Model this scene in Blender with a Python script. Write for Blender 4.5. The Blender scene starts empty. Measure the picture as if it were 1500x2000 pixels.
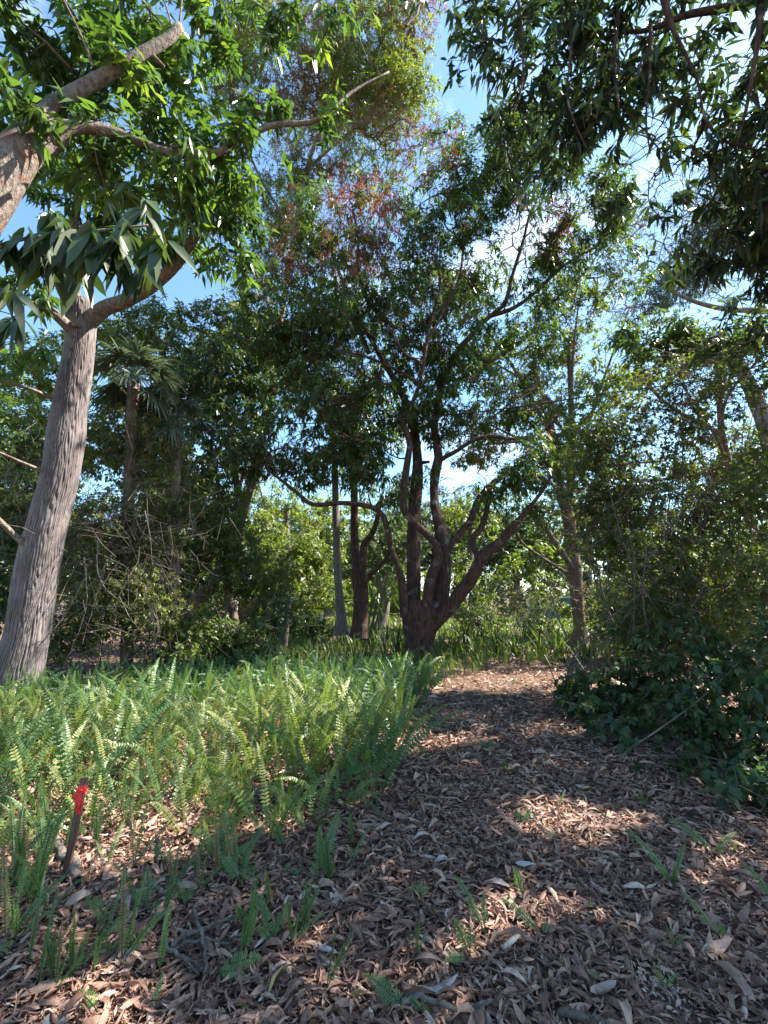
import bpy, math, random
import numpy as np
from mathutils import Vector, Matrix

SC = bpy.context.scene
COL = SC.collection
PI = math.pi

# ------------------------------------------------------------------ camera
PITCH = math.radians(10.1)
CAM = np.array([0.0, 0.0, 1.5])
FPX = 900.0
cd = bpy.data.cameras.new("camera")
cd.sensor_fit = 'VERTICAL'
cd.sensor_height = 36.0
cd.lens = FPX / 2000.0 * 36.0
cd.clip_start = 0.05
cd.clip_end = 2000.0
cam = bpy.data.objects.new("camera", cd)
COL.objects.link(cam)
cam.location = CAM
cam.rotation_euler = (math.radians(90) + PITCH, 0, 0)
SC.camera = cam

# ------------------------------------------------------------------ light
SUN_AZ = math.radians(74)      # clockwise from +Y (to the right of the view)
SUN_EL = math.radians(50)
SUNV = np.array([math.sin(SUN_AZ) * math.cos(SUN_EL), math.cos(SUN_AZ) * math.cos(SUN_EL), math.sin(SUN_EL)])
world = bpy.data.worlds.new("World")
SC.world = world
world.use_nodes = True
nt = world.node_tree
nt.nodes.clear()
wo = nt.nodes.new("ShaderNodeOutputWorld")
bg = nt.nodes.new("ShaderNodeBackground")
sky = nt.nodes.new("ShaderNodeTexSky")
sky.sky_type = 'NISHITA'
sky.sun_disc = False
sky.sun_elevation = SUN_EL
sky.sun_rotation = SUN_AZ
sky.altitude = 0
sky.air_density = 1.0
sky.dust_density = 0.5
sky.ozone_density = 1.2
bg.inputs["Strength"].default_value = 0.085
tc = nt.nodes.new("ShaderNodeTexCoord")
mp = nt.nodes.new("ShaderNodeMapping")
mp.inputs["Scale"].default_value = (1.6, 1.6, 3.2)
mp.inputs["Location"].default_value = (0.7, 0.35, 0.1)
nz = nt.nodes.new("ShaderNodeTexNoise")
nz.inputs["Scale"].default_value = 1.7
nz.inputs["Detail"].default_value = 8
nz.inputs["Roughness"].default_value = 0.6
rp = nt.nodes.new("ShaderNodeValToRGB")
rp.color_ramp.elements[0].position = 0.57
rp.color_ramp.elements[1].position = 0.80
mx = nt.nodes.new("ShaderNodeMix")
mx.data_type = 'RGBA'
nt.links.new(tc.outputs["Generated"], mp.inputs["Vector"])
nt.links.new(mp.outputs["Vector"], nz.inputs["Vector"])
nt.links.new(nz.outputs["Fac"], rp.inputs["Fac"])
nt.links.new(rp.outputs["Color"], mx.inputs[0])
tint = nt.nodes.new("ShaderNodeMix"); tint.data_type = 'RGBA'; tint.blend_type = 'MULTIPLY'
tint.inputs[0].default_value = 1.0
tint.inputs[7].default_value = (0.80, 0.98, 1.0, 1)
tint.clamp_result = False
nt.links.new(sky.outputs["Color"], tint.inputs[6])
nt.links.new(tint.outputs[2], mx.inputs[6])
mx.inputs[7].default_value = (5.6, 5.9, 6.4, 1)
nt.links.new(mx.outputs[2], bg.inputs["Color"])
nt.links.new(bg.outputs["Background"], wo.inputs["Surface"])

sl = bpy.data.lights.new("sun", 'SUN')
sl.energy = 5.0
sl.angle = math.radians(0.5)
sl.color = (1.0, 0.93, 0.82)
sun = bpy.data.objects.new("sun", sl)
COL.objects.link(sun)
sun.rotation_euler = Vector(SUNV).to_track_quat('Z', 'Y').to_euler()
sun.location = (20, 10, 30)

SC.view_settings.view_transform = 'Standard'
SC.view_settings.look = 'None'
SC.view_settings.gamma = 1.0
SC.view_settings.exposure = 2.2
cy = SC.cycles
cy.max_bounces = 12
cy.diffuse_bounces = 9
cy.glossy_bounces = 2
cy.transmission_bounces = 8
cy.transparent_max_bounces = 4
cy.caustics_reflective = False
cy.caustics_refractive = False

# ------------------------------------------------------------------ maths helpers
FW = np.array([0, math.cos(PITCH), math.sin(PITCH)])
UP = np.array([0, -math.sin(PITCH), math.cos(PITCH)])


def at(px, py, Y):
    """World point seen at photo pixel (1500x2000 frame), Y metres ahead."""
    d = FW + (px - 750) / FPX * np.array([1.0, 0, 0]) + (1000 - py) / FPX * UP
    return CAM + d * (Y / d[1])


def gnd(px, py, z=0.0):
    d = FW + (px - 750) / FPX * np.array([1.0, 0, 0]) + (1000 - py) / FPX * UP
    return CAM + d * ((z - CAM[2]) / d[2])


def axial(p):
    return float(np.dot(np.asarray(p) - CAM, FW))


def proj(P):
    q = P - CAM
    ax = q @ FW
    return 750 + FPX * q[:, 0] / ax, 1000 - FPX * (q @ UP) / ax, ax


def nrm(a):
    return a / np.maximum(np.linalg.norm(a, axis=-1, keepdims=True), 1e-9)


_pgrid = np.random.RandomState(5).rand(64, 64)


def vnoise(x, y):
    """periodic value noise, period 64"""
    x = np.asarray(x, float); y = np.asarray(y, float)
    xi = np.floor(x).astype(int); yi = np.floor(y).astype(int)
    fx = x - xi; fy = y - yi
    fx = fx * fx * (3 - 2 * fx); fy = fy * fy * (3 - 2 * fy)
    g = lambda a, b: _pgrid[a % 64, b % 64]
    return (g(xi, yi) * (1 - fx) + g(xi + 1, yi) * fx) * (1 - fy) + (g(xi, yi + 1) * (1 - fx) + g(xi + 1, yi + 1) * fx) * fy


def fbm(x, y, o=4):
    s = 0; a = 0.5; t = 0
    for i in range(o):
        s = s + a * vnoise(x * 2 ** i + 17 * i, y * 2 ** i + 9 * i); t += a; a *= 0.5
    return s / t


def spline(pts, n):
    """Catmull-Rom through rows of pts (any columns), n samples."""
    P = np.asarray(pts, float)
    if len(P) == 2:
        t = np.linspace(0, 1, n)[:, None]
        return P[0] * (1 - t) + P[1] * t
    Q = np.vstack([2 * P[0] - P[1], P, 2 * P[-1] - P[-2]])
    seg = np.linalg.norm(np.diff(P[:, :3], axis=0), axis=1)
    cum = np.concatenate([[0], np.cumsum(seg)])
    s = np.linspace(0, cum[-1], n)
    i = np.clip(np.searchsorted(cum, s, side='right') - 1, 0, len(P) - 2)
    t = ((s - cum[i]) / np.maximum(seg[i], 1e-9))[:, None]
    a, b, c, d = Q[i], Q[i + 1], Q[i + 2], Q[i + 3]
    return 0.5 * (2 * b + (c - a) * t + (2 * a - 5 * b + 4 * c - d) * t ** 2 + (3 * b - a - 3 * c + d) * t ** 3)


# ------------------------------------------------------------------ mesh accumulator
class MB:
    def __init__(self):
        self.v = []; self.f = {3: [], 4: []}; self.m = {3: [], 4: []}; self.a = []; self.n = 0

    def add(self, verts, faces, var=0.5, mat=0):
        verts = np.asarray(verts, np.float32).reshape(-1, 3)
        self.v.append(verts)
        self.a.append(np.broadcast_to(np.asarray(var, np.float32), (len(verts),)))
        for F in (faces if isinstance(faces, list) else [faces]):
            F = np.asarray(F, np.int64)
            if F.size == 0:
                continue
            k = F.shape[1]
            self.f[k].append(F + self.n)
            self.m[k].append(np.full(len(F), mat, np.int32))
        self.n += len(verts)
        return self

    def build(self, name, mats, parent=None, origin=(0, 0, 0), smooth=True, link=True):
        me = bpy.data.meshes.new(name)
        if not isinstance(mats, (list, tuple)):
            mats = [mats]
        if self.n:
            V = np.concatenate(self.v) - np.asarray(origin, np.float32)
            A = np.concatenate(self.a)
            T = np.concatenate(self.f[3]) if self.f[3] else np.zeros((0, 3), np.int64)
            Q = np.concatenate(self.f[4]) if self.f[4] else np.zeros((0, 4), np.int64)
            M = np.concatenate([np.concatenate(self.m[k]) for k in (3, 4) if self.m[k]])
            me.vertices.add(len(V)); me.vertices.foreach_set("co", V.astype(np.float32).ravel())
            loops = np.concatenate([T.ravel(), Q.ravel()]).astype(np.int32)
            starts = np.concatenate([np.arange(len(T)) * 3, len(T) * 3 + np.arange(len(Q)) * 4]).astype(np.int32)
            me.loops.add(len(loops)); me.loops.foreach_set("vertex_index", loops)
            me.polygons.add(len(starts)); me.polygons.foreach_set("loop_start", starts)
            me.polygons.foreach_set("material_index", M)
            me.polygons.foreach_set("use_smooth", np.full(len(starts), smooth))
            at_ = me.attributes.new("var", 'FLOAT', 'POINT')
            at_.data.foreach_set("value", A.astype(np.float32))
            me.update(calc_edges=True)
        for m in mats:
            me.materials.append(m)
        o = bpy.data.objects.new(name, me)
        if link:
            COL.objects.link(o)
        if parent is not None:
            o.parent = parent
        return o


def tag(o, label=None, cat=None, group=None, kind=None):
    if label: o["label"] = label
    if cat: o["category"] = cat
    if group: o["group"] = group
    if kind: o["kind"] = kind
    return o


def thing(name, label, cat, loc, group=None):
    o = bpy.data.objects.new(name, None)
    o.empty_display_size = 0.1
    COL.objects.link(o)
    o.location = [float(c) for c in loc]
    return tag(o, label, cat, group)


# ------------------------------------------------------------------ materials
def ramp(n, cols):
    cr = n.color_ramp
    while len(cr.elements) < len(cols):
        cr.elements.new(0.5)
    for e, (p, c) in zip(cr.elements, cols):
        e.position = p; e.color = (*c, 1)


def newmat(name):
    m = bpy.data.materials.new(name); m.use_nodes = True
    t = m.node_tree; t.nodes.clear()
    return m, t, t.nodes.new("ShaderNodeOutputMaterial")


def leafmat(name, cols, trans=0.35, tint=(1.25, 1.35, 0.55), rough=0.42, spec=0.5):
    m, t, out = newmat(name)
    at_ = t.nodes.new("ShaderNodeAttribute"); at_.attribute_name = "var"
    cr = t.nodes.new("ShaderNodeValToRGB"); ramp(cr, cols)
    t.links.new(at_.outputs["Fac"], cr.inputs["Fac"])
    p = t.nodes.new("ShaderNodeBsdfPrincipled")
    p.inputs["Roughness"].default_value = rough
    p.inputs["Specular IOR Level"].default_value = spec
    t.links.new(cr.outputs["Color"], p.inputs["Base Color"])
    tr = t.nodes.new("ShaderNodeBsdfTranslucent")
    mu = t.nodes.new("ShaderNodeMix"); mu.data_type = 'RGBA'; mu.blend_type = 'MULTIPLY'
    mu.inputs[0].default_value = 1.0
    mu.inputs[7].default_value = (*tint, 1)
    mu.clamp_result = False
    t.links.new(cr.outputs["Color"], mu.inputs[6])
    t.links.new(mu.outputs[2], tr.inputs["Color"])
    mix = t.nodes.new("ShaderNodeMixShader"); mix.inputs[0].default_value = trans
    t.links.new(p.outputs[0], mix.inputs[1]); t.links.new(tr.outputs[0], mix.inputs[2])
    t.links.new(mix.outputs[0], out.inputs["Surface"])
    return m


def blotch(m, scale, lo, hi):
    t = m.node_tree
    p = [n for n in t.nodes if n.type == 'BSDF_PRINCIPLED'][0]
    src = p.inputs["Base Color"].links[0].from_socket
    tc = t.nodes.new("ShaderNodeTexCoord"); n = t.nodes.new("ShaderNodeTexNoise")
    n.inputs["Scale"].default_value = scale; n.inputs["Detail"].default_value = 5; n.inputs["Roughness"].default_value = 0.7
    t.links.new(tc.outputs["Object"], n.inputs["Vector"])
    cr = t.nodes.new("ShaderNodeValToRGB"); ramp(cr, [(0.3, lo), (0.7, hi)])
    t.links.new(n.outputs["Fac"], cr.inputs["Fac"])
    mx = t.nodes.new("ShaderNodeMix"); mx.data_type = 'RGBA'; mx.blend_type = 'MULTIPLY'; mx.inputs[0].default_value = 1; mx.clamp_result = False
    t.links.new(src, mx.inputs[6]); t.links.new(cr.outputs[0], mx.inputs[7])
    t.links.new(mx.outputs[2], p.inputs["Base Color"])
    b = t.nodes.new("ShaderNodeBump"); b.inputs["Strength"].default_value = 0.5; b.inputs["Distance"].default_value = 0.006
    t.links.new(n.outputs["Fac"], b.inputs["Height"]); t.links.new(b.outputs[0], p.inputs["Normal"])


def barkmat(name, c1, c2, c3, scale=(14, 14, 3), bump=0.7, patch=0.0, rough=0.9, pscale=3.0):
    m, t, out = newmat(name)
    tc = t.nodes.new("ShaderNodeTexCoord"); mp = t.nodes.new("ShaderNodeMapping")
    mp.inputs["Scale"].default_value = scale
    t.links.new(tc.outputs["Object"], mp.inputs["Vector"])
    n1 = t.nodes.new("ShaderNodeTexNoise"); n1.inputs["Scale"].default_value = 1.0
    n1.inputs["Detail"].default_value = 6; n1.inputs["Roughness"].default_value = 0.65
    t.links.new(mp.outputs[0], n1.inputs["Vector"])
    cr = t.nodes.new("ShaderNodeValToRGB"); ramp(cr, [(0.34, c1), (0.66, c2)])
    t.links.new(n1.outputs["Fac"], cr.inputs["Fac"])
    n2 = t.nodes.new("ShaderNodeTexNoise"); n2.inputs["Scale"].default_value = pscale
    n2.inputs["Detail"].default_value = 4
    t.links.new(tc.outputs["Object"], n2.inputs["Vector"])
    r2 = t.nodes.new("ShaderNodeValToRGB")
    r2.color_ramp.elements[0].position = 0.62 - patch; r2.color_ramp.elements[1].position = 0.74 - patch
    t.links.new(n2.outputs["Fac"], r2.inputs["Fac"])
    mx = t.nodes.new("ShaderNodeMix"); mx.data_type = 'RGBA'
    t.links.new(r2.outputs["Color"], mx.inputs[0])
    t.links.new(cr.outputs["Color"], mx.inputs[6]); mx.inputs[7].default_value = (*c3, 1)
    p = t.nodes.new("ShaderNodeBsdfPrincipled")
    p.inputs["Roughness"].default_value = rough
    p.inputs["Specular IOR Level"].default_value = 0.25
    t.links.new(mx.outputs[2], p.inputs["Base Color"])
    b = t.nodes.new("ShaderNodeBump"); b.inputs["Strength"].default_value = bump; b.inputs["Distance"].default_value = 0.05
    t.links.new(n1.outputs["Fac"], b.inputs["Height"]); t.links.new(b.outputs[0], p.inputs["Normal"])
    t.links.new(p.outputs[0], out.inputs["Surface"])
    return m


def plainmat(name, col, rough=0.7, var=0.25, scale=20, bump=0.2, spec=0.3):
    m, t, out = newmat(name)
    tc = t.nodes.new("ShaderNodeTexCoord")
    n = t.nodes.new("ShaderNodeTexNoise"); n.inputs["Scale"].default_value = scale; n.inputs["Detail"].default_value = 5
    t.links.new(tc.outputs["Object"], n.inputs["Vector"])
    cr = t.nodes.new("ShaderNodeValToRGB")
    ramp(cr, [(0.3, tuple(c * (1 - var) for c in col)), (0.7, tuple(min(1, c * (1 + var)) for c in col))])
    t.links.new(n.outputs["Fac"], cr.inputs["Fac"])
    p = t.nodes.new("ShaderNodeBsdfPrincipled"); p.inputs["Roughness"].default_value = rough
    p.inputs["Specular IOR Level"].default_value = spec
    t.links.new(cr.outputs["Color"], p.inputs["Base Color"])
    b = t.nodes.new("ShaderNodeBump"); b.inputs["Strength"].default_value = bump; b.inputs["Distance"].default_value = 0.01
    t.links.new(n.outputs["Fac"], b.inputs["Height"]); t.links.new(b.outputs[0], p.inputs["Normal"])
    t.links.new(p.outputs[0], out.inputs["Surface"])
    return m


G = {}
G['mango'] = leafmat("mango_leaf", [(0, (0.036, 0.066, 0.020)), (0.45, (0.062, 0.108, 0.028)), (0.8, (0.110, 0.160, 0.034)), (1, (0.200, 0.240, 0.045))], 0.48, rough=0.36, spec=0.6)
G['mango_near'] = leafmat("mango_leaf_near", [(0, (0.036, 0.066, 0.022)), (0.5, (0.062, 0.115, 0.030)), (0.85, (0.110, 0.180, 0.034)), (1, (0.190, 0.250, 0.040))], 0.46, rough=0.33, spec=0.6)
G['canopy'] = leafmat("canopy_leaf", [(0, (0.022, 0.038, 0.022)), (0.5, (0.036, 0.062, 0.030)), (0.9, (0.070, 0.110, 0.030)), (1, (0.160, 0.200, 0.035))], 0.28, rough=0.42)  # greens darkened: backlit look of the overhead canopy is put into the colour
G['pale'] = leafmat("pale_leaf", [(0.0, (0.05, 0.085, 0.035)), (0.5, (0.085, 0.13, 0.05)), (1.0, (0.16, 0.20, 0.07))], 0.42, rough=0.5)
G['grey'] = leafmat("grey_leaf", [(0.0, (0.06, 0.085, 0.06)), (0.5, (0.10, 0.13, 0.085)), (1.0, (0.17, 0.20, 0.13))], 0.42, tint=(1.1, 1.15, 0.9), rough=0.5)
G['bright'] = leafmat("bright_leaf", [(0, (0.065, 0.105, 0.022)), (0.5, (0.115, 0.165, 0.032)), (1, (0.220, 0.250, 0.050))], 0.48, rough=0.45)
G['dark'] = leafmat("dark_leaf", [(0, (0.038, 0.070, 0.030)), (0.5, (0.064, 0.112, 0.040)), (0.9, (0.110, 0.160, 0.045)), (1, (0.190, 0.200, 0.040))], 0.44, rough=0.38, spec=0.55)
G['olive'] = leafmat("olive_leaf", [(0, (0.060, 0.080, 0.028)), (0.5, (0.105, 0.135, 0.040)), (1, (0.200, 0.220, 0.060))], 0.46, rough=0.42)
G['red'] = leafmat("red_leaf", [(0.0, (0.13, 0.045, 0.035)), (0.5, (0.22, 0.085, 0.06)), (1.0, (0.34, 0.16, 0.09))], 0.35, tint=(1.3, 0.9, 0.7), rough=0.55)
G['fern'] = leafmat("fern_frond", [(0, (0.045, 0.095, 0.036)), (0.5, (0.080, 0.155, 0.052)), (0.85, (0.140, 0.210, 0.060)), (1, (0.250, 0.170, 0.080))], 0.38, rough=0.45)
G['fern_pale'] = leafmat("pale_fern_frond", [(0.0, (0.085, 0.125, 0.036)), (0.5, (0.155, 0.210, 0.058)), (1.0, (0.27, 0.29, 0.10))], 0.42, rough=0.45)
G['strap'] = leafmat("strap_leaf", [(0.0, (0.05, 0.085, 0.02)), (0.5, (0.09, 0.14, 0.03)), (1.0, (0.19, 0.23, 0.05))], 0.42, rough=0.42)
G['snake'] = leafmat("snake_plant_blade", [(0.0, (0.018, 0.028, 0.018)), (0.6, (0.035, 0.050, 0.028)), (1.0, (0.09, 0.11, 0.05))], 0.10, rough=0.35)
G['palm'] = leafmat("palm_fan", [(0.0, (0.05, 0.075, 0.05)), (0.5, (0.09, 0.12, 0.08)), (1.0, (0.17, 0.20, 0.14))], 0.25, tint=(1.1, 1.2, .8), rough=0.35)
G['litter'] = leafmat("dead_leaf", [(0, (0.105, 0.058, 0.040)), (0.3, (0.240, 0.142, 0.102)), (0.62, (0.410, 0.262, 0.196)), (0.86, (0.520, 0.370, 0.285)), (1, (0.500, 0.440, 0.400))], 0.12, tint=(1.1, 0.9, 0.7), rough=0.55, spec=0.35)
blotch(G['litter'], 45, (0.55, 0.50, 0.48), (1.30, 1.28, 1.28))
G['bark_ridge'] = None
G['bark_main'] = barkmat("dark_red_bark", (0.030, 0.016, 0.013), (0.125, 0.070, 0.054), (0.23, 0.20, 0.175), (22, 22, 6), 1.0, 0.03, 0.9, 5.0)
G['bark_pale'] = barkmat("pale_mottled_bark", (0.10, 0.075, 0.06), (0.30, 0.245, 0.205), (0.19, 0.09, 0.06), (26, 26, 14), 1.0, 0.06, 0.9, 7.0)
G['bark_grey'] = barkmat("grey_bark", (0.10, 0.085, 0.075), (0.24, 0.205, 0.18), (0.30, 0.29, 0.27), (18, 18, 5), 0.7, 0.0)
G['bark_brown'] = barkmat("brown_bark", (0.09, 0.062, 0.048), (0.22, 0.155, 0.12), (0.27, 0.22, 0.19), (16, 16, 4), 0.8, 0.0)
G['twig'] = barkmat("twig_bark", (0.07, 0.055, 0.045), (0.17, 0.135, 0.11), (0.25, 0.22, 0.19), (30, 30, 30), 0.3, 0.0)
G['dry'] = barkmat("dry_wood", (0.09, 0.072, 0.06), (0.27, 0.235, 0.21), (0.36, 0.34, 0.32), (40, 40, 40), 0.9, 0.02)
G['stake'] = barkmat("weathered_stake_wood", (0.10, 0.052, 0.036), (0.22, 0.125, 0.090), (0.15, 0.10, 0.08), (90, 90, 5), 0.6, 0.04)
G['ribbon'] = leafmat("red_ribbon", [(0, (0.750, 0.020, 0.020)), (1, (0.950, 0.050, 0.045))], 0.30, tint=(1.0, 0.8, 0.8), rough=0.35)

# ridged bark of the big trunk: colour follows the furrows carved in the mesh
m, t, out = newmat("ridged_bark")
_a = t.nodes.new("ShaderNodeAttribute"); _a.attribute_name = "var"
_tc = t.nodes.new("ShaderNodeTexCoord")
_n = t.nodes.new("ShaderNodeTexNoise"); _n.inputs["Scale"].default_value = 22; _n.inputs["Detail"].default_value = 6
t.links.new(_tc.outputs["Object"], _n.inputs["Vector"])
_n2 = t.nodes.new("ShaderNodeTexNoise"); _n2.inputs["Scale"].default_value = 2.2; _n2.inputs["Detail"].default_value = 3
t.links.new(_tc.outputs["Object"], _n2.inputs["Vector"])
_ad = t.nodes.new("ShaderNodeMath"); _ad.operation = 'MULTIPLY_ADD'; _ad.inputs[1].default_value = 0.5; _ad.inputs[2].default_value = -0.25
t.links.new(_n.outputs["Fac"], _ad.inputs[0])
_ad2 = t.nodes.new("ShaderNodeMath"); _ad2.operation = 'ADD'
t.links.new(_a.outputs["Fac"], _ad2.inputs[0]); t.links.new(_ad.outputs[0], _ad2.inputs[1])
_cr = t.nodes.new("ShaderNodeValToRGB"); ramp(_cr, [(0.2, (0.055, 0.045, 0.043)), (0.55, (0.120, 0.102, 0.100)), (0.95, (0.20, 0.178, 0.174))])
t.links.new(_ad2.outputs[0], _cr.inputs["Fac"])
_mx = t.nodes.new("ShaderNodeMix"); _mx.data_type = 'RGBA'; _mx.blend_type = 'MULTIPLY'
_cr2 = t.nodes.new("ShaderNodeValToRGB"); ramp(_cr2, [(0.32, (0.74, 0.70, 0.70)), (0.5, (1.0, .96, .95)), (0.68, (1.22, 1.18, 1.16))])
t.links.new(_n2.outputs["Fac"], _cr2.inputs["Fac"])
_mx.inputs[0].default_value = 1; t.links.new(_cr.outputs[0], _mx.inputs[6]); t.links.new(_cr2.outputs[0], _mx.inputs[7])
_p = t.nodes.new("ShaderNodeBsdfPrincipled"); _p.inputs["Roughness"].default_value = 0.9; _p.inputs["Specular IOR Level"].default_value = 0.2
t.links.new(_mx.outputs[2], _p.inputs["Base Color"])
_b = t.nodes.new("ShaderNodeBump"); _b.inputs["Strength"].default_value = 0.5; _b.inputs["Distance"].default_value = 0.01
t.links.new(_n.outputs["Fac"], _b.inputs["Height"]); t.links.new(_b.outputs[0], _p.inputs["Normal"])
t.links.new(_p.outputs[0], out.inputs["Surface"])
G['bark_ridge'] = m

# ground: humus with paler sandy patches
m, t, out = newmat("leaf_mould_soil")
_tc = t.nodes.new("ShaderNodeTexCoord")
_n = t.nodes.new("ShaderNodeTexNoise"); _n.inputs["Scale"].default_value = 14; _n.inputs["Detail"].default_value = 10; _n.inputs["Roughness"].default_value = 0.75
t.links.new(_tc.outputs["Object"], _n.inputs["Vector"])
_cr = t.nodes.new("ShaderNodeValToRGB"); ramp(_cr, [(0.3, (0.035, 0.024, 0.018)), (0.5, (0.10, 0.068, 0.05)), (0.7, (0.21, 0.145, 0.11))])
t.links.new(_n.outputs["Fac"], _cr.inputs["Fac"])
_n2 = t.nodes.new("ShaderNodeTexNoise"); _n2.inputs["Scale"].default_value = 0.9; _n2.inputs["Detail"].default_value = 5
t.links.new(_tc.outputs["Object"], _n2.inputs["Vector"])
_r2 = t.nodes.new("ShaderNodeValToRGB"); _r2.color_ramp.elements[0].position = 0.60; _r2.color_ramp.elements[1].position = 0.70
t.links.new(_n2.outputs["Fac"], _r2.inputs["Fac"])
_mx = t.nodes.new("ShaderNodeMix"); _mx.data_type = 'RGBA'
t.links.new(_r2.outputs[0], _mx.inputs[0]); t.links.new(_cr.outputs[0], _mx.inputs[6]); _mx.inputs[7].default_value = (0.33, 0.30, 0.28, 1)
_p = t.nodes.new("ShaderNodeBsdfPrincipled"); _p.inputs["Roughness"].default_value = 0.95; _p.inputs["Specular IOR Level"].default_value = 0.1
t.links.new(_mx.outputs[2], _p.inputs["Base Color"])
_b = t.nodes.new("ShaderNodeBump"); _b.inputs["Strength"].default_value = 0.8; _b.inputs["Distance"].default_value = 0.03
t.links.new(_n.outputs["Fac"], _b.inputs["Height"]); t.links.new(_b.outputs[0], _p.inputs["Normal"])
t.links.new(_p.outputs[0], out.inputs["Surface"])
G['soil'] = m

# ------------------------------------------------------------------ shape helpers
def tube(mb, pts, rad, sides=8, lump=0.0, seed=0, cap=True, var=0.5, mat=0, flare=0.0):
    P = np.asarray(pts, float); n = len(P)
    R = np.broadcast_to(np.asarray(rad, float), (n,))
    T = nrm(np.gradient(P, axis=0))
    ref = np.array([0.31, 0.2, 0.93]) if abs(T[0][2]) < 0.8 else np.array([0.95, 0.25, 0.1])
    a = nrm(np.cross(T[0], ref)); A = [a]
    for i in range(1, n):
        a = a - T[i] * np.dot(a, T[i]); a = a / max(np.linalg.norm(a), 1e-9); A.append(a)
    A = np.array(A); B = np.cross(T, A)
    th = np.linspace(0, 2 * PI, sides, endpoint=False)
    s = np.concatenate([[0], np.cumsum(np.linalg.norm(np.diff(P, axis=0), axis=1))])
    rr = np.repeat(R[:, None], sides, 1)
    if lump:
        k = 64 / (2 * PI) / 8
        ph = np.where(th < PI, th, 2 * PI - th)
        nz = fbm(th[None, :] * 0 + np.cos(th)[None, :] * 1.3 + seed * 3.1 + s[:, None] * 1.5, np.sin(th)[None, :] * 1.3 + s[:, None] * 0.9 + seed, 3)
        rr = rr * (1 + lump * (nz - 0.5) * 2)
    if flare:
        rr = rr * (1 + flare * np.exp(-s / 0.28)[:, None] * (0.7 + 0.5 * np.cos(th * 3 + seed)[None, :]))
    V = P[:, None, :] + rr[:, :, None] * (np.cos(th)[None, :, None] * A[:, None, :] + np.sin(th)[None, :, None] * B[:, None, :])
    i = np.arange(n - 1)[:, None] * sides; j = np.arange(sides)[None, :]; j2 = (j + 1) % sides
    F = np.stack([i + j, i + j2, i + sides + j2, i + sides + j], -1).reshape(-1, 4)
    V = V.reshape(-1, 3)
    faces = [F]
    if cap:
        V = np.vstack([V, P[-1:]])
        c = n * sides; b = (n - 1) * sides
        jj = np.arange(sides)
        faces.append(np.stack([b + jj, b + (jj + 1) % sides, np.full(sides, c)], -1))
    mb.add(V, faces, var, mat)


def px_limb(rows, n=24):
    """rows of (px, py, Y, width_px) -> resampled points and radii."""
    L = []
    for (px, py, Y, w) in rows:
        p = at(px, py, Y)
        # a limb off to the side of a wide lens shows wider than it is
        L.append([*p, 0.5 * w / FPX * axial(p) * math.cos(math.atan((px - 750) / FPX))])
    S = spline(L, n)
    return S[:, :3], np.maximum(S[:, 3], 0.004)


LEAF = {}
def _tmpl():
    rows = [(0, .04), (.12, .55), (.38, 1.0), (.70, .72), (1, .0)]
    u = []; v = []
    for a, h in rows:
        for k in (-1, 0, 1):
            u.append(a); v.append(h * k)
    F = []
    for r in range(4):
        for k in range(2):
            b = r * 3 + k
            F.append((b, b + 1, b + 4, b + 3))
    LEAF[0] = (np.array(u), np.array(v), np.array(F))
    LEAF[1] = (np.array([0, .42, .42, .42, 1]), np.array([0, -1., 0, 1, 0]), np.array([(0, 2, 1), (0, 3, 2), (1, 2, 4), (2, 3, 4)]))
    LEAF[2] = (np.array([0, .45, 1, .45]), np.array([0, -1., 0, 1]), np.array([(0, 2, 1), (0, 3, 2)]))
    rows = [(0, .06), (.10, .45), (.33, 1.0), (.60, .88), (.84, .42), (1, .03)]
    u = []; v = []
    for a, h in rows:
        for k in (-1, -.5, 0, .5, 1):
            u.append(a); v.append(h * k)
    F = []
    for r in range(5):
        for k in range(4):
            b = r * 5 + k
            F.append((b, b + 1, b + 6, b + 5))
    LEAF[3] = (np.array(u), np.array(v), np.array(F))
_tmpl()


def leaves(mb, P, D, N, L, W, var, lod=2, droop=0.15, fold=0.25, wave=0.0, rs=None, mat=0):
    u, v, F = LEAF[lod]
    n = len(P)
    if n == 0:
        return
    D = nrm(D); S = nrm(np.cross(D, N)); N = np.cross(S, D)
    L = np.broadcast_to(np.asarray(L, float), (n,)); W = np.broadcast_to(np.asarray(W, float), (n,))
    droop = np.broadcast_to(np.asarray(droop, float), (n,))
    X = P[:, None, :] + D[:, None, :] * (u[None, :, None] * L[:, None, None])
    X = X + S[:, None, :] * (v[None, :, None] * 0.5 * W[:, None, None])
    w = np.abs(v)[None, :] * fold * 0.5 * W[:, None]
    if wave and rs is not None:
        ph = rs.rand(n, 1) * 6.28
        w = w + wave * W[:, None] * np.sin(u[None, :] * 9 + ph + v[None, :] * 1.5) * np.abs(v)[None, :]
    X = X + N[:, None, :] * w[:, :, None]
    X[:, :, 2] -= (u[None, :] ** 2) * (droop * L)[:, None]
    k = len(u)
    FF = (np.arange(n)[:, None, None] * k + F[None]).reshape(-1, F.shape[1])
    mb.add(X.reshape(-1, 3), FF, np.repeat(np.broadcast_to(var, (n,)), k), mat)


# shafts where the sun gets through the leaves: (x, y, z, radius)
SHAFTS = []


def lit_mask(P, rs):
    keep = np.ones(len(P), bool)
    for (c, r) in SHAFTS:
        q = P - c
        along = q @ SUNV
        d = np.linalg.norm(q - along[:, None] * SUNV, axis=1)
        keep &= ~((along > 0.9) & (d < r * (0.75 + 0.5 * rs.rand(len(P)))))
    return keep


LAI_K = 1.55


def E(px, py, rx, ry, Y, dy, lai=3.0):
    p = at(px, py, Y); a = axial(p)
    return (p, np.array([rx / FPX * a, dy, ry / FPX * a]), lai * LAI_K)


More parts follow.
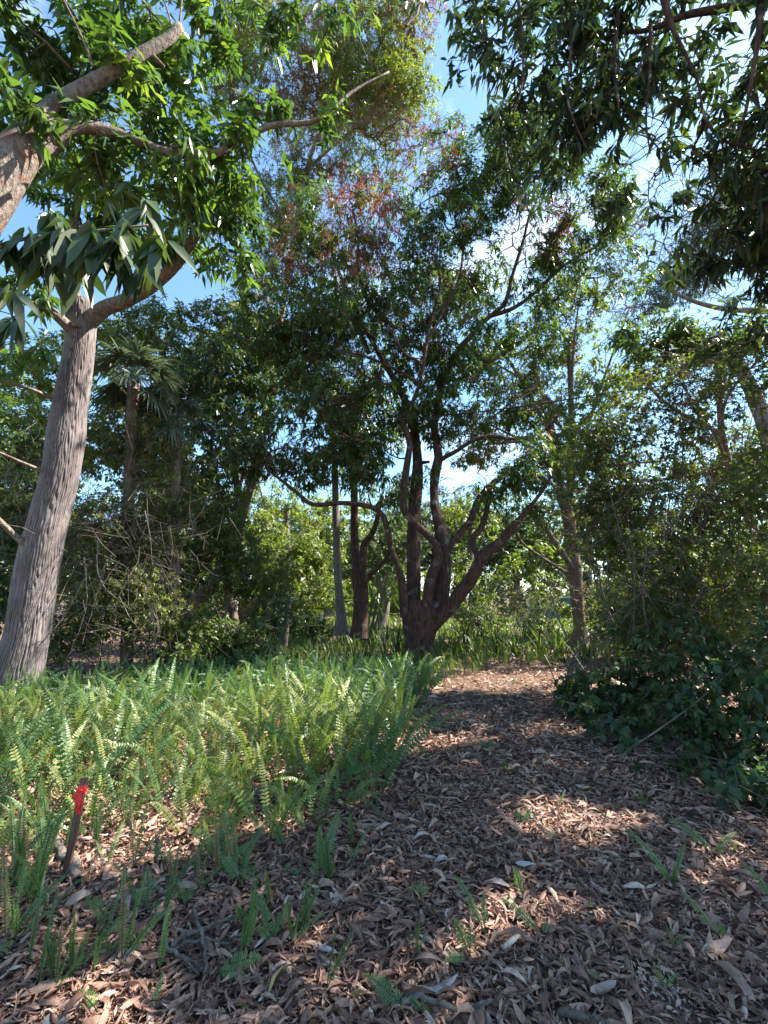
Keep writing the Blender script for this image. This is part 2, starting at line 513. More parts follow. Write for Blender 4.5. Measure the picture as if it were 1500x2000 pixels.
def crown(rs, ells, L, W, k=9, m=5, rc=0.35, shell=0.45, droop=0.6, up=0.25):
    """cluster centres, rosette positions and leaf rows for a list of ellipsoids."""
    C = []; RP = []; RD = []; RV = []; RC = []
    for (c, r, lai) in ells:
        area = PI * r[0] * max(r[2], r[1] * 0.6)
        nl = lai * area / (0.55 * L * W)
        ncl = max(2, int(nl / (k * m)))
        d = nrm(rs.randn(ncl, 3)); rad = rs.rand(ncl, 1) ** shell
        cc = c + d * rad * r
        base = len(C)
        C.extend(cc)
        off = nrm(rs.randn(ncl, m, 3)) * (rs.rand(ncl, m, 1) ** 0.5) * rc
        off[:, :, 2] *= 0.75
        rp = cc[:, None, :] + off
        rd = nrm(off / rc * 0.8 + (d * rad)[:, None, :] * 0.5 + np.array([0, 0, up]) + 0.3 * rs.randn(ncl, m, 3))
        cv = rs.randn(ncl, 1) * 0.16
        RP.append(rp.reshape(-1, 3)); RD.append(rd.reshape(-1, 3))
        RV.append((np.repeat(cv, m, 1) + rs.randn(ncl, m) * 0.06).ravel())
        RC.append(np.repeat(np.arange(ncl) + base, m))
    return np.array(C), np.concatenate(RP), np.concatenate(RD), np.concatenate(RV), np.concatenate(RC)


def rosettes(mb, rs, RP, RD, RV, L, W, k=9, lod=2, droop=0.6, bias=0.45, curl=0.25, spread=1.0, wave=0.0, mat=0, ref=0.18, fold=0.25, shaft=True):
    n = len(RP)
    if n == 0:
        return
    P = np.repeat(RP, k, 0); D0 = np.repeat(RD, k, 0)
    rad = rs.randn(n * k, 3); rad -= D0 * (rad * D0).sum(1, keepdims=True); rad = nrm(rad)
    D = D0 * (0.15 + 0.6 * rs.rand(n * k, 1)) + rad * spread + np.array([0, 0, -1]) * droop * (0.5 + rs.rand(n * k, 1))
    D = nrm(D)
    P = P - D0 * ((rs.rand(n * k, 1) * 1.3 - .15) * L)
    if shaft:
        keep = lit_mask(P, rs)
        P = P[keep]; D = D[keep]
    else:
        keep = np.ones(n * k, bool)
    N = np.array([0, 0, 1.0]) + 0.45 * rs.randn(len(P), 3) + 0.6 * D0[keep]
    s = 0.65 + 0.6 * rs.rand(len(P))
    var = np.clip(bias + np.repeat(RV, k)[keep] + rs.randn(len(P)) * 0.13, 0, 1)
    leaves(mb, P, D, N, L * s, W * s * (0.85 + 0.3 * rs.rand(len(P))), var, lod, curl * (0.4 + rs.rand(len(P))), fold, wave, rs, mat)


def grow(mbs, rs, nodes, nid, targets, r_tip=0.006, expo=0.45, sides=5, rmax=0.07, step=0.35, bend=0.16, mat=0, down=0.25):
    cap = len(nodes) + 40 * len(targets) + 10
    N = np.zeros((cap, 3)); pid = np.full(cap, -1)
    n = len(nodes); N[:n] = nodes
    d0 = np.array([np.min(np.linalg.norm(nodes - t, axis=1)) for t in targets])
    paths = []; par = []; rid = []; trid = np.zeros(len(targets), int)
    for ti in np.argsort(d0):
        tg = targets[ti]
        q = tg - N[:n]
        d = np.linalg.norm(q, axis=1) + down * np.maximum(0, -q[:, 2])
        j = int(np.argmin(d)); a = N[j]; dist = float(np.linalg.norm(tg - a))
        k = int(np.clip(dist / step, 2, 12))
        tt = np.linspace(0, 1, k + 1)[:, None]
        mid = (a + tg) / 2 + rs.randn(3) * bend * dist + np.array([0, 0, -0.06 * dist])
        pts = a * (1 - tt) ** 2 + 2 * mid * tt * (1 - tt) + tg * tt ** 2
        pts[1:-1] += rs.randn(k - 1, 3) * 0.04 * min(dist, 1.2)
        paths.append(pts); par.append(int(pid[j])); rid.append(rid[pid[j]] if pid[j] >= 0 else int(nid[j])); trid[ti] = rid[-1]
        if n + k < cap:
            N[n:n + k] = pts[1:]; pid[n:n + k] = len(paths) - 1; n += k
    cnt = np.ones(len(paths))
    for i in range(len(paths) - 1, -1, -1):
        if par[i] >= 0:
            cnt[par[i]] += cnt[i]
    for i, pts in enumerate(paths):
        r0 = min(r_tip * (1 + cnt[i]) ** expo, rmax)
        tube(mbs[rid[i]], pts, np.linspace(r0, max(r_tip, r0 * 0.45), len(pts)), sides if r0 > 0.02 else 4, cap=False, mat=mat, var=rs.rand())
    return trid


def twigs(mb, rs, C, RP, RC, r=0.004, mat=0):
    """short straight twiglets from each cluster centre to its rosettes (3-sided)."""
    A = C[RC]; B = RP; n = len(A)
    T = nrm(B - A); ref = nrm(rs.randn(n, 3)); S = nrm(np.cross(T, ref)); U = np.cross(T, S)
    V = []
    for q, rr in ((A, r * 1.6), (B, r * 0.8)):
        for k in range(3):
            V.append(q + rr * (math.cos(2.094 * k) * S + math.sin(2.094 * k) * U))
    V = np.stack(V, 1).reshape(-1, 3)
    b = np.arange(n)[:, None] * 6
    F = np.concatenate([b + np.array([[k, (k + 1) % 3, 3 + (k + 1) % 3, 3 + k]]) for k in range(3)])
    mb.add(V, F, 0.5, mat)


def tree(name, label, cat, seed, limbs, ells, leaf, L, W, bark, group=None, k=9, m=5, rc=0.35, lod=2, droop=0.6, bias=0.45, twig_r=0.006,
         trunk_sides=14, lump=0.12, red=None, spread=1.0, limb_name="limb", branch_n=1.0, rmax=0.07, flare=0.5, wave=0.0, base=None, expo=0.45, curl=0.25, shell=0.45, trunk_obj=None, extra_nodes=None, gro=True, shaft=True):
    """limbs: list of px rows; the first is the trunk."""
    rs = np.random.RandomState(seed)
    P0, R0 = limbs[0] if isinstance(limbs[0], tuple) else px_limb(limbs[0], 30)
    org = np.array(base if base is not None else [P0[0][0], P0[0][1], 0.0])
    root = thing(name, label, cat, org, group)
    nodes = []; lmbs = []
    for i, lm in enumerate(limbs):
        P, R = lm if isinstance(lm, tuple) else px_limb(lm, 30)
        nodes.append(P if i else P[len(P) // 2:])
        mb = MB(); lmbs.append(mb)
        if i == 0 and trunk_obj is not None:
            continue
        if R.max() > .055 and i > 0 and limb_name == "limb":
            for _ in range(3):
                q_ = rs.randint(4, len(P) - 4); d_ = nrm(rs.randn(3) + np.array([0, 0, .4])); l_ = R[q_] * rs.uniform(1.6, 3.2)
                tube(mb, [P[q_], P[q_] + d_ * l_ * .6, P[q_] + d_ * l_], [R[q_] * .55, R[q_] * .36, R[q_] * .26], 7, .3, q_)
        tube(mb, P, R, trunk_sides if R.max() > 0.06 else 8, lump, seed + i, flare=flare if i == 0 else 0)
    if extra_nodes is not None:
        nodes.append(extra_nodes)
    nid = np.concatenate([np.full(len(a_), q_) for q_, a_ in enumerate(nodes)])
    nodes = np.vstack(nodes)
    C, RP, RD, RV, RC = crown(rs, ells, L, W, k, m, rc, shell)
    if gro:
        bws = lmbs
        tr_ = grow(bws, rs, nodes, nid, C, twig_r, expo, 6, rmax)
        for q_, bw in enumerate(bws):
            if bw.n:
                sel_ = tr_[RC] == q_
                twigs(bw, rs, C, RP[sel_], RC[sel_], twig_r * 0.6)
                bw.build(("trunk" if trunk_obj is None else "crown_bough") if q_ == 0 else limb_name, bark, root, org)
    mb = MB()
    if red is not None:
        isr = red(RP, rs)
        rb = MB()
        rosettes(rb, rs, RP[isr], RD[isr], RV[isr], L * 0.85, W * 0.7, max(4, k - 3), lod, droop * 1.3, 0.45, curl, spread, wave, shaft=shaft)
        o = rb.build("crown", G['red'], root, org); o["label"] = "withered red-brown leaf clusters"
        RP, RD, RV = RP[~isr], RD[~isr], RV[~isr]
    rosettes(mb, rs, RP, RD, RV, L, W, k, lod, droop, bias, curl, spread, wave, shaft=shaft)
    mb.build("crown", leaf, root, org)
    return root

# =================================================================== GROUND
def ground_z(x, y):
    return 0.05 * (fbm(np.asarray(x) * 0.5 + 20, np.asarray(y) * 0.5 + 20, 3) - 0.5)

mb = MB()
gx = np.concatenate([-np.geomspace(9, 400, 12)[::-1], np.linspace(-8.5, 8.5, 110), np.geomspace(9, 400, 12)])
gy = np.concatenate([-np.geomspace(4, 300, 8)[::-1], np.linspace(-3, 18, 130), np.geomspace(19, 600, 14)])
X, Y = np.meshgrid(gx, gy)
Z = ground_z(X, Y)
i, j = np.meshgrid(np.arange(len(gy) - 1), np.arange(len(gx) - 1), indexing='ij')
b = (i * len(gx) + j).ravel()
mb.add(np.stack([X, Y, Z], -1).reshape(-1, 3), np.stack([b, b + 1, b + len(gx) + 1, b + len(gx)], -1))
tag(mb.build("ground", G['soil']), "dark soil of the garden under fallen leaves", kind="structure")

# path outline on the ground, from the photo
PATH = np.array([gnd(*p)[:2] for p in [(-200, 1990), (-200, 1800), (330, 1680), (640, 1600), (760, 1480), (800, 1400), (870, 1345), (950, 1310), (1105, 1300), (1105, 1340), (1150, 1410), (1250, 1520), (1330, 1600), (1700, 1650), (1700, 1990)]] + [])


def inside(poly, x, y):
    c = np.zeros(len(x), bool); j = len(poly) - 1
    for i in range(len(poly)):
        xi, yi = poly[i]; xj, yj = poly[j]
        c ^= ((yi > y) != (yj > y)) & (x < (xj - xi) * (y - yi) / (yj - yi + 1e-12) + xi)
        j = i
    return c


def litter(mb, rs, x, y, z0, L, W, var, lod=3):
    """curled dead leaves lying on the ground."""
    n = len(x)
    u, v, F = LEAF[lod]
    az = rs.rand(n) * 2 * PI; tilt = rs.randn(n) * 0.10; roll = rs.randn(n) * 0.4
    D = np.stack([np.cos(az) * np.cos(tilt), np.sin(az) * np.cos(tilt), np.sin(tilt)], -1)
    S0 = np.stack([-np.sin(az), np.cos(az), 0 * az], -1); N0 = np.cross(D, S0)
    S = S0 * np.cos(roll)[:, None] + N0 * np.sin(roll)[:, None]; N = np.cross(D, S)
    cu = rs.choice([-1, 1], n, p=[0.4, 0.6]) * (0.4 + 1.9 * rs.rand(n) ** 1.2)       # cross curl (rad)
    cl = rs.randn(n) * 0.5                                    # lengthwise bend
    tw = rs.randn(n) * 0.5
    hw = 0.5 * W
    ang = v[None, :] * cu[:, None] + (u[None, :] - .5) * tw[:, None]
    sx = np.sin(ang) / np.maximum(np.abs(cu), .15)[:, None] * hw[:, None]
    sz = np.sign(cu)[:, None] * (1 - np.cos(ang)) / np.maximum(np.abs(cu), .15)[:, None] * hw[:, None]
    uu = (u - 0.5)[None, :] * L[:, None]
    lb = ((u - .5) ** 2 - .08)[None, :] * (cl * L)[:, None] * 1.6
    wav = np.sin(u[None, :] * 7 + rs.rand(n, 1) * 6) * 0.06 * hw[:, None]
    X = np.stack([x, y, z0], -1)[:, None, :] + D[:, None, :] * uu[:, :, None] + S[:, None, :] * sx[:, :, None] + N[:, None, :] * (sz + lb + wav)[:, :, None]
    lo = X[:, :, 2].min(1)
    X[:, :, 2] += np.maximum(0, z0 - 0.012 - lo)[:, None]
    k = len(u)
    mb.add(X.reshape(-1, 3), (np.arange(n)[:, None, None] * k + F[None]).reshape(-1, F.shape[1]), np.repeat(var, k))


rs = np.random.RandomState(3)
mb = MB()
def scatter_litter(n, y0, y1, lod, hmax, Ls):
    y = rs.uniform(y0, y1, n); hw = 1.0 * y + 0.6
    x = rs.uniform(-1, 1, n) * hw
    z = ground_z(x, y) + hmax * rs.rand(n) ** 1.2 + 0.01
    L = rs.choice([0.035, 0.065, 0.10, 0.15], n, p=[.3, .33, .25, .12]) * (0.8 + 0.4 * rs.rand(n)) * Ls
    W = L * (0.17 + 0.22 * rs.rand(n))
    var = np.clip(0.42 + rs.randn(n) * 0.22 - .12 * (L < .05), 0, 0.93)
    pale = rs.rand(n) < 0.03
    var[pale] = rs.uniform(.9, 1.0, pale.sum())
    # bare-ish sandy spot near the lower right corner
    c = gnd(1290, 1940); d = np.hypot((x - c[0]) / .09, (y - c[1]) / .16)
    sp = (d < 1) & (rs.rand(n) < .6)
    L[sp] = rs.uniform(.012, .03, sp.sum()); W[sp] = L[sp] * .6; var[sp] = rs.uniform(.75, 1.0, sp.sum())
    keep = np.ones(n, bool)
    litter(mb, rs, x[keep], y[keep], z[keep], L[keep], W[keep], var[keep], lod)
scatter_litter(26000, 1.5, 3.3, 3, 0.026, 0.74)
scatter_litter(42000, 1.5, 4.5, 1, 0.034, 0.36)
scatter_litter(52000, 3.2, 7.0, 0, 0.030, 0.84)
scatter_litter(40000, 6.8, 14.5, 1, 0.035, 1.15)
scatter_litter(12000, 14, 26, 2, 0.03, 1.5)
tag(mb.build("leaf_litter", G['litter']), "brown curled leaf litter covering the path", kind="stuff")
# =================================================================== SUN SHAFTS (gaps in the crowns)
for (px, py, r) in [(1090, 1590, .34), (1140, 1600, .3), (1030, 1585, .22), (1050, 1600, .12), (1150, 1590, .14), (1000, 1570, .08), (1040, 1330, .35), (1080, 1355, .30), (990, 1345, .3),
                    (60, 1480, .25), (150, 1440, .35), (260, 1420, .35), (370, 1400, .4), (480, 1400, .35), (280, 1500, .25), (420, 1480, .25), (90, 1560, .16),
                    (560, 1330, .5), (660, 1340, .35), (240, 1650, .08), (900, 1290, .5), (1000, 1290, .7), (860, 1340, .3), (1050, 1290, .6), (1150, 1450, .06), (960, 1440, .10),
                    (600, 1290, .8), (950, 1400, .12), (960, 1272, 1.3), (1040, 1270, 1.3), (720, 1268, 1.0), (630, 1270, 1.0), (560, 1300, .5), (880, 1300, .5)]:
    SHAFTS.append((gnd(px, py, 0.25 if py < 1560 and px < 700 else 0.05), r))
for (px, py, Y, r) in [(165, 720, 6.45, .10), (152, 770, 6.45, .10), (140, 860, 6.45, .09), (88, 1110, 6.45, .10), (160, 660, 6.5, .05), (150, 905, 6.45, .05),
                       (40, 330, 3.6, .25), (20, 420, 3.6, .22), (90, 260, 3.6, .15), (320, 540, 6.3, .2), (350, 400, 5.2, .35), (310, 350, 5.0, .25)]:
    SHAFTS.append((at(px, py, Y), r))

_r = np.random.RandomState(13)
for _ in range(26):
    SHAFTS.append((at(_r.uniform(190, 540), _r.uniform(820, 1260), _r.uniform(7.8, 10.5)), _r.uniform(.18, .42)))
for _ in range(26):
    SHAFTS.append((at(_r.uniform(1130, 1480), _r.uniform(800, 1300), _r.uniform(5.6, 7.2)), _r.uniform(.12, .30)))
_r = np.random.RandomState(12)
for px in range(-20, 640, 78):
    for py in range(1400, 1560, 52):
        if _r.rand() < .78:
            SHAFTS.append((gnd(px + _r.randn() * 20, py + _r.randn() * 12, .3), _r.uniform(.14, .36)))

# =================================================================== MAIN TREE
M0 = [(820, 1300, 11.0, 64), (819, 1262, 11.0, 60), (821, 1225, 11.0, 70), (822, 1195, 11.0, 80), (823, 1172, 11.0, 70)]
ML = [
    [(793, 1205, 10.8, 22), (787, 1150, 10.7, 17), (782, 1120, 10.6, 14), (763, 1067, 10.5, 12), (757, 1033, 10.4, 12), (743, 1000, 10.3, 12), (710, 987, 10.1, 10), (667, 982, 10.0, 10), (610, 985, 9.9, 9), (580, 962, 9.8, 7), (520, 915, 9.6, 5)],
    [(806, 1200, 11.0, 36), (807, 1150, 11.1, 31), (808, 1080, 11.2, 28), (809, 1010, 11.3, 26), (814, 940, 11.4, 22), (812, 860, 11.6, 17), (790, 780, 11.8, 13), (740, 690, 12.0, 10), (690, 600, 12.2, 8), (650, 500, 12.4, 5)],
    [(826, 1200, 10.7, 26), (834, 1178, 10.6, 19), (840, 1133, 10.6, 21), (857, 1093, 10.6, 20), (853, 1067, 10.6, 15), (830, 1040, 10.5, 13), (800, 1013, 10.5, 13), (787, 987, 10.5, 13), (790, 943, 10.5, 14), (798, 887, 10.5, 13), (800, 860, 10.5, 12), (787, 827, 10.5, 11), (783, 815, 10.5, 10), (800, 800, 10.5, 9), (820, 747, 10.5, 8), (827, 710, 10.5, 8), (833, 667, 10.5, 7), (843, 620, 10.5, 6), (860, 560, 10.5, 5), (850, 500, 10.5, 4)],
    [(848, 1200, 11.0, 34), (862, 1160, 11.0, 31), (866, 1117, 11.0, 30), (864, 1050, 11.0, 26), (853, 1007, 11.0, 20), (847, 967, 11.1, 17), (850, 923, 11.1, 20), (857, 890, 11.1, 19), (850, 850, 11.2, 13), (850, 810, 11.3, 12), (862, 750, 11.4, 12), (890, 690, 11.5, 11), (917, 660, 11.5, 10), (950, 622, 11.5, 9), (985, 595, 11.5, 8), (1000, 540, 11.5, 7), (1022, 470, 11.5, 6), (1040, 390, 11.5, 4)],
    [(868, 1085, 11.0, 20), (880, 1064, 11.2, 14), (900, 1040, 11.4, 14), (920, 1013, 11.5, 13), (933, 977, 11.6, 12), (960, 947, 11.7, 12), (993, 923, 11.8, 9), (1040, 890, 12, 6)],
    [(842, 1226, 10.9, 30), (857, 1210, 10.8, 27), (887, 1175, 10.6, 25), (920, 1131, 10.4, 24), (937, 1097, 10.3, 22), (960, 1073, 10.2, 19), (983, 1053, 10.1, 17), (1000, 1030, 10.0, 14), (1027, 1000, 9.9, 10), (1065, 950, 9.8, 7), (1090, 900, 9.7, 5)],
    [(938, 1098, 10.3, 14), (931, 1083, 10.4, 11), (924, 1066, 10.5, 11), (926, 1047, 10.6, 11), (940, 1030, 10.7, 11), (953, 987, 10.8, 9), (960, 950, 10.9, 6)],
    [(857, 900, 11.1, 12), (867, 894, 11.0, 9), (893, 880, 10.9, 8), (923, 861, 10.8, 8), (960, 852, 10.7, 8), (1000, 857, 10.6, 7), (1043, 850, 10.5, 7), (1073, 833, 10.4, 6), (1093, 808, 10.3, 5)],
    [(826, 715, 10.5, 8), (813, 703, 10.4, 7), (793, 693, 10.3, 6), (775, 668, 10.2, 5), (760, 640, 10.1, 4)],
    [(955, 618, 11.5, 9), (1000, 603, 11.4, 8), (1043, 573, 11.2, 7), (1100, 520, 11.0, 6), (1167, 480, 10.8, 4)],
    [(905, 668, 11.5, 8), (950, 705, 11.8, 8), (1000, 680, 12.2, 7), (1040, 650, 12.4, 5)],
    [(720, 690, 12.0, 9), (690, 620, 12.0, 9), (660, 590, 12.0, 8), (655, 540, 12, 5)],
    [(770, 640, 11.9, 8), (720, 590, 11.2, 8), (700, 530, 10.2, 7), (700, 470, 9.2, 5), (690, 410, 8.8, 4)],
    [(835, 665, 10.5, 7), (870, 600, 10.8, 6), (900, 530, 11, 5), (905, 440, 11.2, 4)],
    [(820, 750, 10.5, 7), (770, 720, 10.6, 6), (690, 690, 10.8, 5), (610, 690, 11, 4)],
]
ME = [E(640, 470, 105, 95, 12, 1.3, 2.2), E(745, 600, 150, 150, 11.3, 1.6, 2.6), E(570, 620, 120, 100, 11.3, 1.4, 2.8), E(640, 800, 130, 110, 10.6, 1.4, 2.8),
      E(510, 870, 75, 80, 10.0, 1.0, 3.0), E(610, 905, 90, 50, 10.0, .9, 2.6), E(720, 900, 60, 70, 10.8, 1.0, 2.4), E(860, 470, 130, 130, 11.3, 1.5, 2.6), E(990, 330, 130, 100, 10.6, 1.4, 3.0),
      E(1110, 420, 120, 90, 10.3, 1.3, 2.4), E(850, 640, 120, 90, 10.8, 1.2, 2.6), E(990, 740, 90, 60, 11, 1.2, 1.8), E(1020, 905, 90, 65, 10.6, 1.2, 2.4), E(950, 965, 60, 38, 10.6, .8, 2.2),
      E(820, 790, 90, 90, 11.2, 1.1, 2.4), E(840, 940, 55, 55, 11.1, .6, 1.6), E(1190, 540, 80, 60, 10.5, 1, 1.8), E(900, 350, 70, 70, 11.5, 1, 2.0), E(760, 390, 70, 50, 12, 1, 2), E(700, 730, 70, 60, 10.3, .8, 2.2),
      E(600, 400, 60, 40, 12.3, 1, 1.5), E(930, 800, 60, 50, 10.8, .8, 1.8), E(1090, 600, 110, 70, 11.2, 1.2, 1.6), E(1060, 500, 90, 70, 11.2, 1.2, 1.8), E(920, 560, 80, 70, 11.6, 1.2, 1.6), E(950, 430, 80, 60, 11, 1, 2.0), E(1000, 660, 60, 50, 12, .8, 1.2), E(1010, 260, 80, 60, 10.4, 1, 2.2), E(1180, 400, 70, 60, 10.2, .9, 1.6), E(880, 740, 50, 60, 11.6, .8, 1.6), E(935, 885, 60, 45, 11.6, .8, 1.6), E(600, 700, 90, 80, 11.4, 1, 2), E(720, 480, 80, 60, 8.8, .8, 1.5), E(700, 390, 70, 45, 8.8, .7, 1.4), E(650, 600, 70, 50, 8.8, .7, 1.4), E(870, 270, 50, 50, 11.2, .8, 1.4), E(560, 520, 60, 70, 12, 1, 1.6)]  # nearest clusters are added in front of the crown to dapple the ridged trunk


def red_main(RP, rs):
    x, y, a = proj(RP)
    n = fbm(RP[:, 0] * .9 + 31, RP[:, 2] * .9 + 7, 2)
    return ((y < 540) & (x < 780) & (n > .34) & (rs.rand(len(x)) < .75)) | ((x > 1000) & (x < 1120) & (y > 380) & (y < 500) & (rs.rand(len(x)) < .45)) | (rs.rand(len(x)) < .05) | ((y < 360) & (x > 770) & (x < 900) & (rs.rand(len(x)) < .5))

ML = [[(a, b, c, d * 1.0) for a, b, c, d in r] for r in ML]
tree("mango_tree", "dark multi-stemmed mango tree with red-brown trunk beside the path end", "tree", 11, [[(a, b, c, d * .92) for a, b, c, d in M0]] + ML, [(c, r, l * 1.12) for c, r, l in ME], G['mango'], 0.165, 0.042, G['bark_main'],
     k=10, m=5, rc=0.38, lod=1, droop=0.75, bias=0.5, twig_r=0.006, lump=0.26, red=red_main, flare=0.45, wave=0.0, trunk_sides=20)

# =================================================================== RIDGED TRUNK TREE (left)
RT = [(20, 1385, 6.8, 128), (38, 1300, 6.8, 112), (55, 1220, 6.8, 96), (76, 1100, 6.8, 92), (100, 1000, 6.8, 84), (118, 930, 6.8, 80), (136, 800, 6.8, 73), (153, 700, 6.8, 65), (159, 640, 6.8, 64), (160, 608, 6.8, 66), (160, 590, 6.8, 50)]
P, R = px_limb(RT, 340)
R = R * 0.97
NS = 170
T = nrm(np.gradient(P, axis=0)); A = nrm(np.cross(T, np.array([0, 1.0, 0]))); B = np.cross(T, A)
th = np.linspace(0, 2 * PI, NS, endpoint=False)
s = np.concatenate([[0], np.cumsum(np.linalg.norm(np.diff(P, axis=0), axis=1))])
TH, SS = np.meshgrid(th, s)
nr = 58
wob = (fbm(np.cos(TH) * 2.2 + SS * 1.1 + 8, np.sin(TH) * 2.2 + SS * 0.5, 3) - 0.5) * 3.2 + (fbm(np.cos(TH) * 5 + 40, np.sin(TH) * 5 + SS * 3.2, 2) - .5) * 1.6
c1 = TH / (2 * PI) * nr + wob
g1 = np.abs((c1 % 1) - 0.5) * 2
c2 = TH / (2 * PI) * nr * 2 - wob * 0.7 + 0.3
g2 = np.abs((c2 % 1) - 0.5) * 2
br = fbm(np.cos(TH) * 6 + 3, np.sin(TH) * 6 + SS * 7, 3)
ridge = np.clip(g1 * 1.6, 0, 1) * 0.75 + np.clip(g2 * 1.5, 0, 1) * 0.25
ridge = np.clip(ridge - 0.5 * np.clip(br - .55, 0, 1), 0, 1)
big = fbm(np.cos(TH) * 1.2 + 11, np.sin(TH) * 1.2 + SS * 1.1, 3) - 0.5
rr = R[:, None] * (1 + 0.12 * big + 0.06 * np.exp(-((SS - s[-1] * .63) / .25) ** 2)) + 0.022 * (ridge - 0.7)
rr = rr * (1 + 0.16 * np.exp(-SS / 0.35) * (1 + .6 * np.cos(TH * 4 + 1)))
V = P[:, None, :] + rr[:, :, None] * (np.cos(th)[None, :, None] * A[:, None, :] + np.sin(th)[None, :, None] * B[:, None, :])
i = np.arange(len(P) - 1)[:, None] * NS; j = np.arange(NS)[None, :]
F = np.stack([i + j, i + (j + 1) % NS, i + NS + (j + 1) % NS, i + NS + j], -1).reshape(-1, 4)
RL = [
    [(148, 640, 6.8, 34), (146, 600, 6.8, 28), (143, 550, 6.8, 26), (140, 490, 6.8, 22), (150, 400, 6.7, 18), (170, 300, 6.6, 12)],
    [(175, 628, 6.8, 40), (205, 602, 6.7, 34), (240, 590, 6.6, 31), (290, 563, 6.4, 28), (338, 522, 6.2, 24), (370, 480, 6.1, 20), (395, 430, 6.0, 16), (405, 380, 5.9, 10), (430, 340, 5.8, 6)],
    [(146, 652, 6.7, 26), (120, 625, 6.5, 24), (90, 603, 6.3, 20), (50, 590, 6.1, 16), (0, 575, 5.9, 12), (-70, 540, 5.7, 8)],
    [(115, 785, 6.7, 13), (95, 776, 6.6, 11), (60, 760, 6.4, 9), (0, 742, 6.2, 8), (-60, 720, 6, 6)],
    [(85, 920, 6.6, 9), (55, 908, 6.4, 7), (20, 893, 6.2, 6), (-20, 875, 6.0, 5)],
    [(52, 1065, 6.6, 18), (28, 1045, 6.5, 15), (0, 1018, 6.3, 13), (-60, 960, 6.0, 10)],
]
RE = [E(400, 440, 100, 70, 6.2, .9, 2.6), E(460, 380, 70, 60, 6.0, .8, 2.4), E(330, 480, 70, 45, 6.0, .6, 2.2), E(150, 380, 130, 80, 6.6, 1.0, 2.5), E(60, 540, 60, 50, 5.9, .6, 2.0), E(480, 500, 40, 50, 6.2, .5, 1.5), E(240, 300, 130, 80, 6.5, 1, 2.2), E(40, 700, 60, 50, 6, .6, 1.6)]
rt = tree("ridged_bark_tree", "thick leaning trunk with furrowed grey bark forking behind the flagged stake", "tree", 21, [(P[::12], R[::12])] + RL, RE, G['mango_near'], 0.20, 0.056, G['bark_pale'],
          k=10, m=5, rc=0.32, lod=1, droop=0.8, bias=0.5, twig_r=0.005, lump=0.10, trunk_obj=True)
mb = MB(); mb.add(V.reshape(-1, 3), F, ridge.ravel())
mb.build("trunk", G['bark_ridge'], rt, rt.location)

# =================================================================== PALE LIMB TREE (far left, near)
T0w = [(-5.3, 2.2, -0.05, .34), (-5.1, 2.4, 1.2, .30), (-4.6, 2.8, 2.8, .29)]
T0p = [(-230, 600, 3.3, 140), (-130, 500, 3.5, 135), (-50, 410, 3.6, 118), (8, 335, 3.7, 98), (55, 284, 3.8, 84), (104, 255, 3.9, 72), (120, 247, 3.92, 64)]
rows = [list(r) for r in T0w]
for (px, py, Yd, w) in T0p:
    p = at(px, py, Yd); rows.append([*p, .40 * w / FPX * axial(p)])
S_ = spline(rows, 60)
PLx = [
    [(60, 285, 3.75, 50), (82, 226, 3.8, 36), (130, 190, 3.9, 33), (200, 150, 4.0, 29), (270, 110, 4.1, 26), (328, 76, 4.2, 21), (352, 52, 4.25, 18)],
    [(100, 262, 3.85, 50), (148, 248, 3.95, 30), (210, 255, 4.1, 25), (270, 277, 4.25, 20), (320, 296, 4.4, 18), (380, 303, 4.5, 17), (430, 297, 4.6, 15), (470, 274, 4.7, 13), (530, 245, 4.8, 11), (600, 240, 4.9, 9), (640, 222, 5.0, 7), (690, 178, 5.2, 5), (760, 140, 5.4, 3)],
    [(330, 78, 4.2, 6), (318, 50, 4.2, 4), (300, 28, 4.2, 4), (270, -10, 4.2, 3)],
    [(338, 66, 4.2, 5), (330, 30, 4.2, 4), (318, -5, 4.2, 3)],
    [(350, 52, 4.25, 5), (354, 10, 4.25, 4), (357, -20, 4.25, 3)],
    [(182, 135, 4.0, 6), (165, 85, 3.95, 5), (142, 35, 3.9, 4), (122, -5, 3.9, 3)],
    [(218, 130, 4.0, 4), (212, 80, 4.0, 4), (208, 50, 4.0, 3)],
    [(-60, 560, 3.3, 30), (-30, 500, 2.6, 14), (40, 468, 2.25, 9), (120, 462, 2.2, 8), (200, 450, 2.25, 7), (290, 440, 2.3, 5)],
]
PE = [E(60, 90, 130, 110, 4.4, 1.0, 2.6), E(210, 60, 120, 80, 4.7, 1.0, 2.4), E(330, 160, 80, 90, 4.8, .8, 2.4), E(300, 260, 90, 60, 4.6, .7, 2.2), E(200, 320, 110, 60, 4.4, .6, 2.4),
      E(340, 380, 70, 60, 4.8, .6, 2.2), E(430, 300, 70, 70, 4.9, .6, 1.8), E(540, 225, 60, 45, 5.0, .5, 2.2), E(640, 250, 45, 35, 5.1, .4, 1.8), E(420, 40, 55, 60, 4.9, .5, 2.0), E(550, 50, 55, 65, 5.2, .6, 1.8),
      E(40, 230, 70, 60, 4.6, .6, 2.4), E(330, 60, 90, 70, 5.2, .7, 2.2), E(120, 170, 90, 60, 4.9, .6, 2.2), E(470, 350, 60, 60, 5.2, .5, 1.6), E(-150, 150, 160, 160, 4.2, 1.2, 2.4), E(650, 60, 60, 50, 5.6, .5, 1.2), E(180, 215, 70, 30, 3.7, .25, 1.4), E(60, 200, 50, 35, 3.5, .25, 1.2), E(250, 90, 50, 40, 3.9, .25, 1.0), E(330, 290, 50, 25, 4.1, .2, 1.2), E(480, 250, 40, 25, 4.5, .2, 1.2)]
